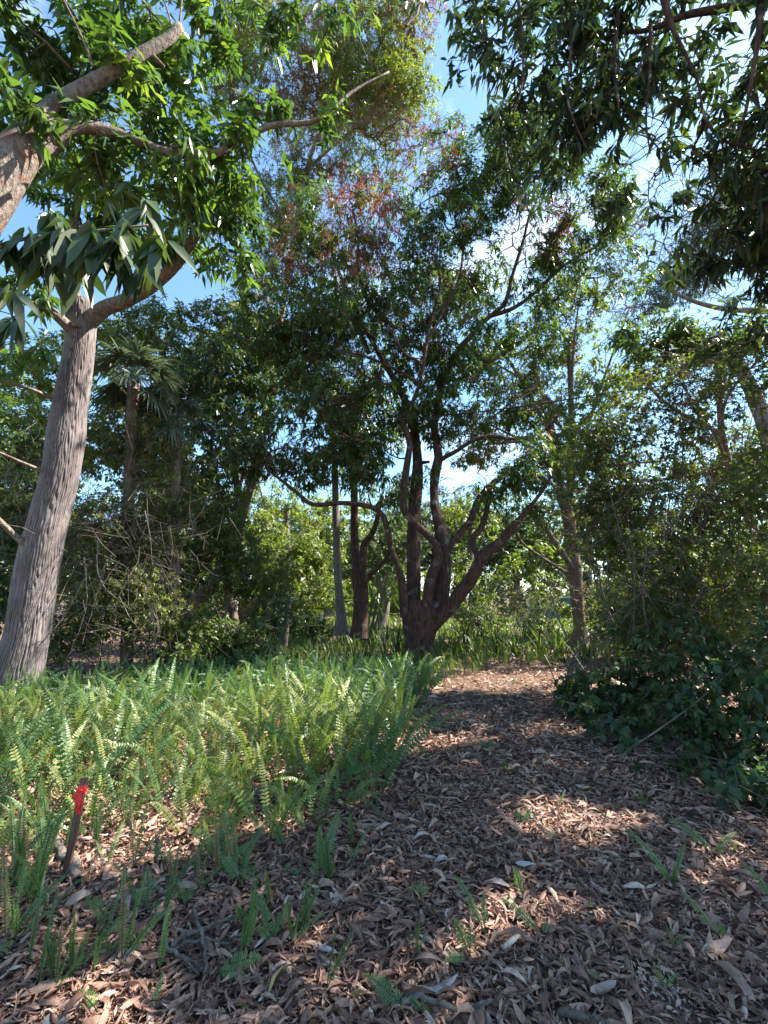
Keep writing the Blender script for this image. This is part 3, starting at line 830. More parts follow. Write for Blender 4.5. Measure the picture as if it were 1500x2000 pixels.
pt = tree("pale_limbed_tree", "stout pale mottled limb with broken branch reaching over the fern bed", "tree", 31, [(S_[:, :3], S_[:, 3])] + PLx, PE, G['mango_near'], 0.20, 0.058, G['bark_pale'],
          k=9, m=5, rc=0.30, lod=1, droop=0.75, bias=0.52, twig_r=0.004, lump=0.10, trunk_sides=24, flare=.3, expo=.42)
# hanging spray of large leaves close to the lens
rs = np.random.RandomState(77)
tips = [(20, 470, 2.2), (60, 455, 2.2), (130, 450, 2.2), (185, 450, 2.2), (250, 440, 2.3), (285, 400, 2.4), (310, 470, 2.3), (110, 420, 2.3), (20, 560, 2.6), (240, 500, 2.35), (160, 520, 2.5), (280, 520, 2.5), (230, 470, 2.2), (90, 500, 2.3), (200, 480, 2.25), (30, 620, 2.9)]
sprays = [MB(), MB()]
for (px, py, Yd) in tips:
    mb = sprays[py > 540]
    n = 10
    c = at(px, py, Yd)
    az = rs.rand(n) * 6.28
    D = np.stack([np.cos(az), 0.6 * np.sin(az), -0.5 - 1.6 * rs.rand(n)], -1)
    Lf = rs.uniform(.14, .25, n)
    leaves(mb, np.repeat(c[None], n, 0) + rs.randn(n, 3) * .02, D, np.array([0, -.4, 1.0]) + .5 * rs.randn(n, 3), Lf, Lf * .34, np.clip(.55 + .25 * rs.randn(n), 0, 1), 0, .35, .22, .08, rs)
_tw = at(-60, 600, 2.8)
tube(sprays[1], spline([_tw, at(-10, 570, 2.7), at(20, 560, 2.6)], 8), .004, 5); tube(sprays[1], spline([_tw, at(10, 610, 2.85), at(30, 620, 2.9)], 8), .004, 5)
for sp_, lb_ in zip(sprays, ("large dark leaves hanging close in front of the forked trunk", "smaller dark leaf cluster hanging below the large spray")):
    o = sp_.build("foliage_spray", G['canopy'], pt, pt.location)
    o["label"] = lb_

# =================================================================== OVERHEAD TREE (upper right)
OT_w = [(6.6, 2.6, -0.05, .30), (6.5, 2.7, 2, .26), (6.2, 2.9, 4.5, .23), (5.6, 3.2, 7.0, .19), (4.6, 3.6, 8.6, .15), (3.6, 4.0, 9.2, .10)]
S2 = spline([list(r) for r in OT_w], 50)
OL = [
    [(1530, -10, 3.6, 26), (1420, 15, 3.8, 20), (1340, 30, 3.9, 15), (1260, 60, 4.0, 10), (1180, 60, 4.1, 7), (1080, 60, 4.3, 5)],
    [(1290, -40, 3.7, 20), (1305, 30, 3.7, 14), (1330, 90, 3.7, 9), (1360, 150, 3.7, 6), (1375, 230, 3.7, 4)],
    [(1200, -60, 3.9, 14), (1205, 40, 3.9, 10), (1200, 130, 3.9, 7), (1210, 220, 3.9, 4)],
    [(1270, 40, 3.9, 8), (1270, 130, 3.9, 6), (1262, 230, 3.9, 4), (1270, 300, 3.9, 3)],
    [(1120, -30, 4.1, 10), (1115, 100, 4.1, 6), (1110, 200, 4.1, 4), (1155, 310, 4.2, 3)],
    [(1490, -40, 3.2, 16), (1480, 80, 3.2, 12), (1460, 200, 3.3, 8), (1440, 280, 3.4, 4)],
    [(1010, -20, 4.4, 8), (1020, 70, 4.4, 5), (1020, 160, 4.4, 4), (1000, 230, 4.5, 3)],
]
OE = [E(1250, 60, 190, 90, 4.2, .9, 2.6), E(1080, 110, 120, 110, 4.6, .7, 2.2), E(1230, 200, 130, 100, 4.3, .8, 2.4), E(1420, 200, 110, 110, 3.9, .9, 2.4), E(1290, 310, 110, 55, 4.3, .7, 2.6), E(1440, 320, 90, 40, 4.0, .6, 2.2),
      E(930, 70, 70, 70, 4.9, .5, 1.5), E(960, 180, 60, 40, 4.8, .5, 1.2), E(1120, 250, 90, 70, 4.5, .6, 2.2), E(1600, 200, 140, 200, 3.6, 1.4, 2.4), E(1480, 20, 90, 70, 3.4, .8, 2.2), E(1010, -80, 260, 80, 4.5, 1.2, 1.5), E(1000, 260, 70, 50, 5.2, .6, 1.6)]
OE += [(np.array([4.4, 5.0, 6.4]), np.array([1.5, 1.1, .9]), 5), (np.array([3.2, 5.6, 7.4]), np.array([1.4, 1.0, .7]), 4), (np.array([5.6, 3.2, 6.3]), np.array([1.6, 1.8, 1.5]), 6), (np.array([6.5, 5.2, 6.6]), np.array([1.8, 1.6, 1.6]), 6), (np.array([5.0, 1.2, 6.6]), np.array([1.8, 1.6, 1.4]), 5), (np.array([7.0, 6.6, 6.2]), np.array([1.5, 1.4, 1.3]), 5)]  # added crown masses, mostly outside the view, to shade the foreground litter
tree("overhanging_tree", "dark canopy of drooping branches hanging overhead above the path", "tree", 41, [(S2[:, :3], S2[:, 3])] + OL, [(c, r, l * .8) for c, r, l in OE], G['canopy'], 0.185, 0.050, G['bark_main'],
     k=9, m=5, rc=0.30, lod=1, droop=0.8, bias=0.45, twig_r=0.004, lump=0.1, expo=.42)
# =================================================================== MID AND FAR TREES
def wl(*rows, n=30):
    S = spline([list(r) for r in rows], n)
    return (S[:, :3], S[:, 3])

# leaning trunk behind the thicket, carries the tall thin crown at the top of the picture
LT = [[(345, 1235, 12.5, 30), (385, 1170, 12.5, 27), (440, 1105, 12.6, 25), (465, 1030, 12.8, 23), (482, 970, 13, 20), (500, 905, 13.2, 17), (525, 800, 13.5, 14), (545, 650, 14, 12), (570, 480, 14.5, 10), (600, 330, 15, 8), (640, 200, 15.5, 6)],
      [(330, 1240, 12.6, 18), (362, 1170, 12.7, 17), (385, 1090, 13, 14), (400, 1000, 13.2, 10), (395, 900, 13.4, 7)],
      [(600, 330, 15, 6), (680, 260, 15.2, 5), (760, 200, 15.4, 4), (820, 120, 15.6, 3)],
      [(575, 460, 14.5, 6), (500, 330, 14.8, 5), (450, 200, 15, 3)]]
def red_tall(RP, rs):
    x, y, a = proj(RP)
    n = fbm(RP[:, 0] * .55 + 3, RP[:, 2] * .55 + 40, 2)
    return ((n > .41) & (rs.rand(len(x)) < .75))
tree("leaning_tree", "tall leaning trunk with sparse red-flecked crown high over the thicket", "tree", 51, LT,
     [E(650, 130, 150, 110, 15.5, 1.6, 1.6), E(780, 190, 80, 90, 15.4, 1.2, 1.5), E(700, 250, 120, 50, 15.2, 1.2, 1.2), E(460, 140, 70, 90, 15, 1.2, 1.6), E(600, 30, 180, 50, 15.8, 1.4, 1.5), E(570, 330, 80, 40, 15, 1, 1.0), E(790, 60, 70, 80, 15.8, 1.2, 1.5), E(520, 400, 70, 60, 15, 1.2, 1.2), E(640, 330, 120, 50, 15, 1.2, 1.8), E(420, 420, 50, 60, 15, 1, 1.6), E(500, 520, 50, 60, 15, 1, 1.6), E(430, 330, 60, 60, 15, 1, 1.2), E(760, -10, 120, 50, 16, 1.2, 1.4), E(690, 180, 140, 110, 16.5, 1.4, 1.3), E(560, 230, 90, 70, 16, 1.2, 1.2), E(800, 300, 80, 50, 15.5, 1.2, 1.2), E(560, 450, 60, 60, 15.5, 1, 1.4), E(480, 60, 70, 60, 15.5, 1, 1.4)],
     G['bright'], 0.16, 0.040, G['bark_brown'], k=8, m=4, rc=.42, lod=2, droop=.6, bias=.74, twig_r=.008, red=red_tall)

tree("slender_grey_tree", "slim grey trunk standing close against the forked brown tree", "tree", 52,
     [[(668, 1240, 14, 24), (666, 1200, 14, 19), (661, 1140, 14, 15), (658, 1080, 14, 15), (656, 1020, 14, 14), (655, 960, 14, 13), (652, 880, 14, 11), (645, 800, 14, 8)]],
     [E(640, 900, 80, 50, 13.8, 1.0, 1.6), E(660, 780, 90, 70, 14, 1.2, 1.8)], G['mango'], .19, .052, G['bark_grey'], k=9, m=5, rc=.38, droop=.75)
tree("forked_brown_tree", "forked red-brown trunk with an arching bare limb behind the slim grey one", "tree", 53,
     [[(703, 1245, 13.5, 30), (705, 1200, 13.5, 30), (704, 1150, 13.5, 30), (700, 1120, 13.5, 26)],
      [(697, 1150, 13.5, 18), (694, 1090, 13.6, 17), (692, 1030, 13.7, 16), (692, 960, 13.8, 14), (690, 880, 14, 11), (700, 780, 14.2, 8)],
      [(706, 1140, 13.5, 17), (709, 1090, 13.4, 15), (712, 1062, 13.4, 14), (725, 1045, 13.2, 12), (735, 1020, 13, 10), (745, 970, 12.8, 7)],
      [(708, 1150, 13.4, 12), (722, 1125, 13.2, 10), (742, 1105, 13, 9), (758, 1085, 12.9, 7), (764, 1060, 12.8, 5)]],
     [E(700, 860, 80, 60, 13.5, 1, 2.0), E(760, 960, 50, 60, 13, .8, 1.6), E(700, 760, 90, 70, 14, 1.2, 2)], G['mango'], .19, .052, G['bark_main'], k=9, m=5, rc=.38, droop=.75)
tree("ivy_clad_tree", "reddish trunk with creeper foliage beside the path behind snake plants", "tree", 54,
     [[(1135, 1262, 12.5, 34), (1132, 1200, 12.5, 22), (1127, 1130, 12.5, 22), (1118, 1060, 12.6, 24), (1108, 1000, 12.7, 26), (1096, 960, 12.8, 24), (1085, 900, 13, 16), (1075, 820, 13.2, 12)],
      [(1118, 1110, 12.5, 14), (1095, 1075, 12.3, 12), (1070, 1040, 12.2, 10), (1045, 1010, 12.2, 7)],
      [(1125, 1130, 12.5, 8), (1060, 1090, 13, 6), (1020, 1060, 13.2, 5), (1005, 1030, 13.3, 4)]],
     [E(1080, 900, 90, 70, 12.6, 1.2, 2.2), E(1060, 1000, 70, 45, 12.2, .9, 1.8), E(1150, 1000, 90, 70, 12.2, 1.0, 2.2), E(1085, 1160, 45, 40, 12.0, .5, 2.6), E(1150, 1150, 40, 50, 12, .5, 2.2), E(1090, 780, 90, 60, 13, 1.2, 1.8)],
     G['bright'], .11, .05, G['bark_brown'], k=8, m=5, rc=.34, droop=.4, bias=.4)

# trees that close the view behind, each with its own crown
def simple(name, label, seed, px, Y, ells, leaf, L, W, bark, group, tw=18, top=None, **kw):
    c = at(px, 1160, Y); x = c[0]
    topp = ells[0][0]
    rs = np.random.RandomState(seed)
    r = .5 * tw / FPX * Y
    trunk = wl((x, Y, -.1, r * 1.25), (x + rs.randn() * .2, Y, topp[2] * .35, r), (topp[0] * .6 + x * .4, Y, topp[2] * .65, r * .75), (topp[0], topp[1], topp[2], r * .4))
    limbs = [trunk]
    for e in ells[1:]:
        a = trunk[0][rs.randint(12, 22)]
        limbs.append(wl((*a, r * .5), (*((a + e[0]) / 2 + rs.randn(3) * .3), r * .35), (*e[0], r * .15)))
    return tree(name, label, "tree", seed, limbs, ells, leaf, L, W, bark, group, twig_r=kw.pop('twig_r', .007), lod=2, **kw)

GB = "trees closing the view behind the thickets"
simple("broadleaf_tree", "pale yellow-green tree behind the ridged trunk at the edge of view", 61, 60, 14, [E(80, 720, 120, 90, 14, 1.8, 2.2), E(20, 850, 90, 90, 13.5, 1.5, 3), E(120, 850, 90, 90, 13.5, 1.5, 3), E(20, 1000, 90, 90, 13, 1.5, 3), E(120, 1100, 90, 70, 13, 1.5, 3), E(190, 690, 80, 70, 14, 1.4, 2.0), E(60, 950, 80, 70, 13, 1.2, 2.0)], G['bright'], .17, .07, G['bark_brown'], GB, droop=.4, bias=.75)
simple("broadleaf_tree", "mid-green tree rising above the fan palm against blue sky", 62, 330, 14.5, [E(320, 670, 110, 80, 14.5, 1.6, 2.4), E(420, 740, 90, 100, 14, 1.5, 2.6), E(250, 640, 80, 45, 15, 1.2, 2.4), E(300, 800, 110, 70, 14, 1.4, 3), E(330, 920, 110, 70, 14, 1.4, 3), E(480, 640, 80, 80, 14, 1.3, 2.4), E(540, 700, 60, 80, 14, 1.2, 2.2), E(400, 630, 60, 40, 14.5, 1.2, 1.6)], G['olive'], .16, .06, G['bark_brown'], GB, droop=.4)
simple("broadleaf_tree", "dark tree filling the gap between palm and central mango", 63, 470, 13.5, [E(450, 830, 90, 90, 13, 1.4, 2.8), E(400, 960, 90, 80, 12.6, 1.2, 3), E(430, 720, 80, 60, 13, 1.2, 2.4), E(530, 760, 60, 80, 13.5, 1.3, 2.4)], G['dark'], .17, .055, G['bark_brown'], GB, droop=.7)
simple("broadleaf_tree", "sunlit yellow-green tree behind the leaning wooden post", 64, 545, 18, [E(560, 1080, 90, 60, 18, 1.6, 2.4), E(500, 1050, 60, 70, 17.5, 1.4, 2.2), E(620, 1090, 60, 50, 18.5, 1.4, 2.0)], G['bright'], .16, .07, G['bark_grey'], GB, droop=.3, bias=.62)
simple("broadleaf_tree", "thin-crowned tree with bare forking limbs under the low sky gap", 65, 560, 22, [E(560, 985, 70, 50, 22, 1.8, 1.2), E(640, 1010, 60, 40, 22, 1.6, 1.2), E(500, 930, 60, 60, 22, 1.6, 1.2)], G['bright'], .17, .07, G['bark_grey'], GB, droop=.3, bias=.7)
simple("broadleaf_tree", "hazy green tree seen between the forked tree and mango stems", 66, 740, 20, [E(740, 1080, 80, 70, 20, 1.8, 2.4), E(800, 1040, 60, 60, 20, 1.6, 2.0), E(660, 1120, 70, 40, 21, 1.6, 2.0)], G['pale'], .18, .07, G['bark_grey'], GB, droop=.3)
simple("broadleaf_tree", "bushy pale tree behind the mango stems beside the low sun glare", 67, 915, 19, [E(920, 1010, 70, 60, 19, 1.6, 2.0), E(880, 1110, 60, 50, 18, 1.4, 2.2), E(940, 1190, 60, 40, 17, 1.2, 2.4)], G['bright'], .17, .07, G['bark_grey'], GB, droop=.3, bias=.6)
simple("broadleaf_tree", "yellow-tinged open tree above the black cable", 68, 1130, 16, [E(1110, 680, 90, 70, 16, 1.6, 1.7), E(1190, 740, 90, 60, 15.5, 1.5, 2.2), E(1050, 780, 70, 60, 16, 1.4, 1.6), E(1180, 860, 110, 80, 15, 1.5, 2.8), E(1300, 900, 110, 90, 14.5, 1.5, 2.6), E(1430, 920, 100, 100, 14, 1.5, 2.6), E(1200, 1000, 100, 80, 15, 1.5, 2.6), E(1010, 800, 70, 70, 16, 1.2, 2), E(1040, 690, 60, 60, 16, 1.2, 1.6), E(1130, 590, 100, 60, 16, 1.4, 1.6), E(960, 830, 60, 60, 16, 1.2, 1.6), E(950, 700, 60, 70, 16.5, 1, 1.6), E(930, 870, 70, 50, 15, 1, 2.0), E(1230, 600, 80, 60, 15.5, 1.2, 1.6), E(880, 560, 70, 70, 17, 1.2, 1.2)], G['bright'], .17, .055, G['bark_brown'], GB, droop=.6, bias=.5, red=lambda RP, rs: rs.rand(len(RP)) < .14)
# pale feathery tree, upper right
tree("feathery_tree", "pale grey-green feathery tree with a long bare limb under the canopy", "tree", 69,
     [wl((11.5, 12.5, -.1, .3), (11.3, 12.6, 3.5, .26), (11, 12.8, 7, .2), (10.4, 13, 9.5, .12)),
      [(1620, 640, 12.7, 16), (1500, 610, 13, 14), (1420, 604, 13, 12), (1360, 590, 13, 9), (1310, 568, 13, 6), (1270, 540, 13, 4)],
      [(1560, 560, 13, 10), (1450, 520, 13.2, 6), (1380, 500, 13.4, 4)]],
     [E(1380, 470, 110, 80, 13.5, 1.5, 1.5), E(1300, 440, 80, 60, 13.5, 1.4, 1.4), E(1460, 420, 80, 60, 13.5, 1.4, 1.5), E(1440, 540, 80, 40, 13, 1.2, 1.2), E(1270, 540, 60, 50, 13, 1, 1.3), E(1530, 500, 70, 90, 13.5, 1.4, 1.5), E(1250, 590, 70, 40, 13.5, 1, 1.2), E(1480, 580, 70, 30, 13, 1, 1.0), E(1350, 560, 90, 50, 14, 1.2, 1.4), E(1230, 470, 70, 60, 14, 1.2, 1.3), E(1420, 380, 100, 60, 14, 1.4, 1.4)],
     G['grey'], .15, .03, G['bark_grey'], k=9, m=5, rc=.42, droop=.9, bias=.5, lod=2)
simple("broadleaf_tree", "blue-green tree behind the cable at the thicket top", 70, 1480, 8.6, [E(1400, 665, 120, 50, 8.2, 1.3, 2.4), E(1290, 690, 80, 50, 8.4, 1.2, 2.4), E(1490, 690, 90, 60, 7.8, 1.4, 2.4), E(1230, 650, 50, 35, 8.6, .7, 2.0)], G['dark'], .15, .055, G['bark_brown'], GB, droop=.5, bias=.6)

# far belt beyond the garden
GF = "far trees beyond the garden"
rs0 = np.random.RandomState(9)
far = [(-700, 30, 'bright', "far tree beyond the edge of the fern bed"), (-420, 27, 'pale', "far pale tree glimpsed beside the ridged trunk"), (-150, 31, 'bright', "far tree behind the dead vine tangle"), (120, 28, 'olive', "far olive tree behind the ridged trunk thicket"),
       (330, 33, 'bright', "far tree behind the leaning trunk"), (500, 38, 'pale', "far pale tree above the low brick wall"), (640, 34, 'bright', "far tree behind the slim grey trunk"), (770, 40, 'pale', "far tree between the forked tree and the mango"),
       (900, 36, 'grey', "far grey-green tree right behind the mango stems"), (1010, 33, 'pale', "far pale tree over the bend of the path"), (1150, 30, 'bright', "far tree behind the creeper-clad trunk"), (1320, 33, 'pale', "far tree glinting through the right-hand thicket"),
       (1500, 29, 'bright', "far sunny tree at the outer edge of the thicket"), (1750, 30, 'pale', "far tree outside the thicket edge")]
for n_, (px, Y, lf, lab) in enumerate(far):
    h = rs0.uniform(1010, 1070); 
    simple("far_tree", lab, 200 + n_, px, Y, [E(px, h, 110, 80, Y, 2.4, 2.2), E(px - 70, h + 60, 80, 60, Y, 2.2, 2.2), E(px + 75, h + 55, 80, 60, Y + 1, 2.2, 2.2)], G[lf], .30, .13, G['bark_grey'], GF, k=8, m=5, rc=.8, droop=.3, bias=.55, twig_r=.012)

rs = np.random.RandomState(71)
mb = MB(); ells = []
for k_ in range(46):
    x = rs.uniform(-42, 42); yy = rs.uniform(27, 44); h = rs.uniform(1.2, 3.4)
    ells.append((np.array([x, yy, h * .6]), np.array([rs.uniform(2, 4), 1.8, h]), 2.6))
C, RP, RD, RV, RC = crown(rs, ells, .34, .14, 8, 5, .8)
ok = RP[:, 2] > .1
rosettes(mb, rs, RP[ok], RD[ok], RV[ok], .34, .14, 8, 2, .3, .55)
tag(mb.build("far_undergrowth", G['bright']), "far green undergrowth closing the view beyond the garden", kind="stuff")

# =================================================================== SHRUBS AND THICKETS
def shrub(name, label, cat, seed, base_px, Yb, spread, nst, ells, leaf, L, W, stem_mat, group=None, r=.014, lod=2, droop=.35, bias=.45, k=8, m=5, rc=.28, sway=.5, twig_r=.0035, **kw):
    rs = np.random.RandomState(seed)
    c = at(base_px, 1160, Yb); org = np.array([c[0], Yb, 0.0])
    root = thing(name, label, cat, org, group)
    nodes = []; smbs = []
    for i in range(nst):
        e = ells[rs.randint(len(ells))]
        tgt = e[0] + rs.randn(3) * e[1] * .5
        b = org + np.array([rs.randn() * spread, rs.randn() * spread * .6, -.03])
        mid = (b + tgt) / 2 + rs.randn(3) * sway * np.array([.6, .5, .2])
        S = spline([[*b, r * rs.uniform(.7, 1.3)], [*mid, r * .8], [*tgt, r * .35]], 14)
        mb = MB(); tube(mb, S[:, :3], S[:, 3], 6, .1, i)
        smbs.append(mb)
        nodes.append(S[4:, :3])
    nid = np.concatenate([np.full(len(a_), q_) for q_, a_ in enumerate(nodes)])
    nodes = np.vstack(nodes)
    C, RP, RD, RV, RC = crown(rs, ells, L, W, k, m, rc)
    C[:, 2] = np.maximum(C[:, 2], .08)
    keep = RP[:, 2] > .06
    bws = smbs
    tr_ = grow(bws, rs, nodes, nid, C, twig_r, .4, 5, .03)
    for q_, bw in enumerate(bws):
        if bw.n:
            sel_ = tr_[RC] == q_
            twigs(bw, rs, C, RP[sel_], RC[sel_], twig_r * .6)
            bw.build("stem", stem_mat, root, org)
    mb = MB(); rosettes(mb, rs, RP[keep], RD[keep], RV[keep], L, W, k, lod, droop, bias, **kw)
    mb.build("foliage", leaf, root, org)
    return root

shrub("tall_shrub", "tall dark shrub with tiny leaves arching under the black cable", "shrub", 81, 1420, 7.0, .7, 12, [E(1300, 820, 150, 100, 6.8, 1.0, 2.4), E(1420, 760, 130, 80, 6.6, 1.0, 2.6), E(1180, 880, 90, 70, 7.2, .8, 1.8), E(1470, 880, 90, 90, 6.4, .8, 2.4), E(1330, 720, 90, 40, 7, .7, 1.8)], G['olive'], .07, .036, G['twig'], sway=.7, bias=.5, rc=.26)
shrub("tall_shrub", "thin-stemmed olive shrub, light glinting through, behind the ivy mound", "shrub", 82, 1330, 7.2, 1.1, 34, [E(1270, 1000, 120, 90, 7.2, .9, 2.2), E(1400, 1000, 120, 90, 6.8, .9, 2.3), E(1330, 1130, 140, 80, 7, .8, 2.1), E(1190, 1060, 80, 90, 7.4, .8, 2.0), E(1470, 1120, 80, 80, 6.4, .7, 2.2), E(1160, 950, 80, 60, 7.4, .8, 1.8), E(1280, 1210, 120, 50, 6.8, .7, 2.0), E(1430, 1220, 90, 50, 6.2, .6, 2.0)], G['olive'], .07, .04, G['twig'], sway=.8, bias=.5, rc=.26)
shrub("tall_shrub", "shaded shrub at the outer edge beyond the overhanging canopy", "shrub", 83, 1600, 5.5, .5, 9, [E(1520, 950, 70, 110, 5.6, .7, 2.2), E(1500, 1150, 60, 80, 5.2, .6, 2.0), E(1560, 750, 70, 100, 6, .8, 2.2)], G['olive'], .075, .04, G['twig'], bias=.45)
shrub("ivy_mound", "low dark mound of heart-leaved creeper crowding the path edge", "creeper", 84, 1230, 6.0, .8, 10, [E(1190, 1350, 110, 60, 6.3, .6, 2.6), E(1280, 1330, 110, 70, 5.8, .6, 2.6), E(1250, 1420, 100, 55, 5.2, .5, 2.8), E(1160, 1400, 70, 45, 5.8, .4, 2.6), E(1220, 1470, 90, 45, 4.9, .4, 2.8), E(1130, 1350, 50, 40, 6.6, .4, 2.4), E(1290, 1250, 110, 50, 6.2, .5, 2.4)], G['dark'], .09, .065, G['twig'], r=.008, sway=.3, droop=.5, bias=.42, rc=.22, lod=1)
shrub("ivy_mound", "dense shaded creeper mound in the corner above the arching fern", "creeper", 85, 1430, 4.6, .6, 10, [E(1380, 1400, 110, 70, 4.8, .5, 2.8), E(1470, 1350, 90, 90, 4.6, .5, 2.8), E(1350, 1490, 90, 45, 4.3, .35, 2.4), E(1480, 1480, 80, 60, 4.0, .35, 2.4), E(1560, 1400, 90, 110, 4.0, .6, 2.4), E(1400, 1280, 100, 50, 5.2, .5, 2.6), E(1310, 1525, 90, 40, 4.1, .3, 2.8), E(1430, 1545, 100, 40, 3.7, .3, 2.8), E(1540, 1530, 80, 60, 3.6, .35, 2.6), E(1480, 1250, 80, 60, 4.8, .5, 2.4)], G['dark'], .085, .06, G['twig'], r=.008, sway=.3, droop=.5, bias=.40, rc=.2, lod=1)
shrub("leafy_shrub", "feathery light shrub by the bend with orange-tinged tops", "shrub", 86, 990, 13.5, .8, 12, [E(985, 1160, 60, 60, 13.5, .8, 1.8), E(1040, 1180, 45, 45, 13.5, .8, 1.8), E(930, 1200, 40, 30, 13, .6, 1.6)], G['pale'], .10, .03, G['twig'], bias=.6, rc=.3)
shrub("thicket_bush", "dim green bushes low behind the thin-stemmed shrub", "shrub", 94, 1330, 10.5, 1.2, 12, [E(1230, 1180, 70, 55, 10.5, .9, 2.0), E(1330, 1200, 90, 50, 10, .9, 2.2), E(1430, 1190, 90, 70, 9.5, .9, 2.6), E(1530, 1180, 90, 80, 9, .9, 2.4), E(1280, 1120, 90, 70, 10.5, .9, 2.4), E(1180, 1220, 60, 40, 11, .8, 2.4), E(1400, 1080, 100, 70, 10, .9, 2.2)], G['bright'], .09, .05, G['twig'], sway=.4, bias=.5)
shrub("thicket_bush", "yellow-green bush in sun beyond the creeper-clad trunk", "shrub", 95, 1250, 15, 1.5, 9, [E(1180, 1170, 60, 45, 15, 1, 2.2), E(1270, 1150, 70, 60, 15, 1, 2.2), E(1400, 1130, 90, 80, 14.5, 1.2, 2.2), E(1520, 1120, 80, 90, 14, 1.2, 2.2)], G['bright'], .12, .06, G['twig'], sway=.5, bias=.65)
shrub("thicket_bush", "sparse reddish-tipped bush in front of the brick wall", "shrub", 96, 590, 17.5, .9, 10, [E(600, 1180, 60, 40, 17.5, .8, 1.8), E(500, 1185, 50, 35, 17.5, .8, 1.6), E(650, 1160, 40, 40, 17, .7, 1.6)], G['bright'], .12, .05, G['twig'], sway=.4, bias=.6)
shrub("thicket_bush", "loose light bush masking the teal fence", "shrub", 97, 1090, 16.5, .9, 9, [E(1075, 1175, 40, 28, 16.5, .6, 1.6), E(1130, 1190, 40, 30, 16, .6, 1.6), E(1040, 1215, 40, 25, 16, .6, 1.8)], G['bright'], .12, .05, G['twig'], sway=.4, bias=.6)
# left thickets
shrub("thicket_bush", "twiggy bush of small leaves just behind the ridged trunk", "shrub", 87, 190, 8.2, .7, 14, [E(150, 1240, 90, 50, 7.8, .5, 2.0), E(330, 1210, 90, 50, 8.6, .6, 2.0), E(230, 870, 120, 80, 8.4, .8, 2.4), E(190, 1040, 90, 100, 8, .7, 2.2), E(310, 1010, 90, 90, 8.6, .8, 2.2), E(240, 1170, 120, 70, 8.0, .7, 2.4)], G['olive'], .075, .035, G['twig'], sway=.8, bias=.68)
shrub("thicket_bush", "dense olive thicket between the palm and the leaning trunk", "shrub", 88, 360, 10.0, .8, 14, [E(380, 1010, 110, 90, 10, 1, 2.4), E(300, 870, 90, 70, 10, .9, 2.4), E(450, 1090, 80, 80, 10.4, .9, 2.4), E(330, 1120, 100, 70, 9.8, .9, 2.4), E(520, 1130, 70, 60, 11, .8, 2.2)], G['bright'], .085, .04, G['twig'], sway=.8, bias=.38)
shrub("thicket_bush", "shrub with bright green lit sprays before the leaning trunk", "shrub", 89, 400, 8.6, .5, 9, [E(400, 1235, 60, 45, 8.6, .6, 2.6), E(340, 1280, 70, 40, 8.2, .6, 2.4), E(460, 1260, 60, 45, 9, .6, 2.4)], G['bright'], .07, .04, G['twig'], sway=.3, bias=.55)
shrub("thicket_bush", "dark glossy bush at the foot of the wooden post", "shrub", 90, 490, 9.0, .5, 8, [E(500, 1260, 60, 50, 9.2, .6, 2.6), E(430, 1310, 70, 40, 8.4, .6, 2.6), E(540, 1200, 40, 50, 10, .5, 1.8)], G['dark'], .08, .045, G['twig'], sway=.3)
shrub("thicket_bush", "shadowy leaves behind the trunk at the outer edge of view", "shrub", 91, 0, 9.0, .6, 10, [E(20, 1000, 70, 90, 9, .9, 2.2), E(40, 850, 80, 80, 9.5, .9, 2.0), E(-60, 1150, 110, 110, 8.5, .9, 2.4), E(150, 1230, 60, 50, 8.5, .6, 1.8)], G['dark'], .12, .05, G['twig'], sway=.6, bias=.5)
shrub("low_bush", "yellow-leaved seedling bush among ferns at the trunk base", "shrub", 92, 290, 6.6, .25, 5, [E(285, 1340, 45, 35, 6.6, .3, 1.8), E(190, 1350, 40, 25, 6.8, .3, 1.5)], G['bright'], .06, .03, G['twig'], sway=.15, bias=.65, rc=.15)
shrub("low_bush", "mixed weedy bush where the fern bed meets the undergrowth", "shrub", 98, 470, 7.6, .8, 10, [E(440, 1322, 60, 28, 7.6, .4, 2.0), E(560, 1318, 60, 26, 8.2, .4, 1.8), E(350, 1330, 50, 25, 7.3, .3, 1.6), E(250, 1325, 60, 30, 7.4, .3, 1.6), E(640, 1305, 50, 22, 9, .4, 1.6)], G['olive'], .07, .035, G['twig'], sway=.2, bias=.55, rc=.18)
shrub("low_bush", "dark hedge row of stiff leaves behind the fence post", "shrub", 93, 610, 15.0, 1.2, 9, [E(600, 1225, 80, 28, 15, .7, 2.4), E(540, 1220, 40, 30, 15, .7, 2.0)], G['dark'], .22, .05, G['twig'], sway=.2, droop=-.3)
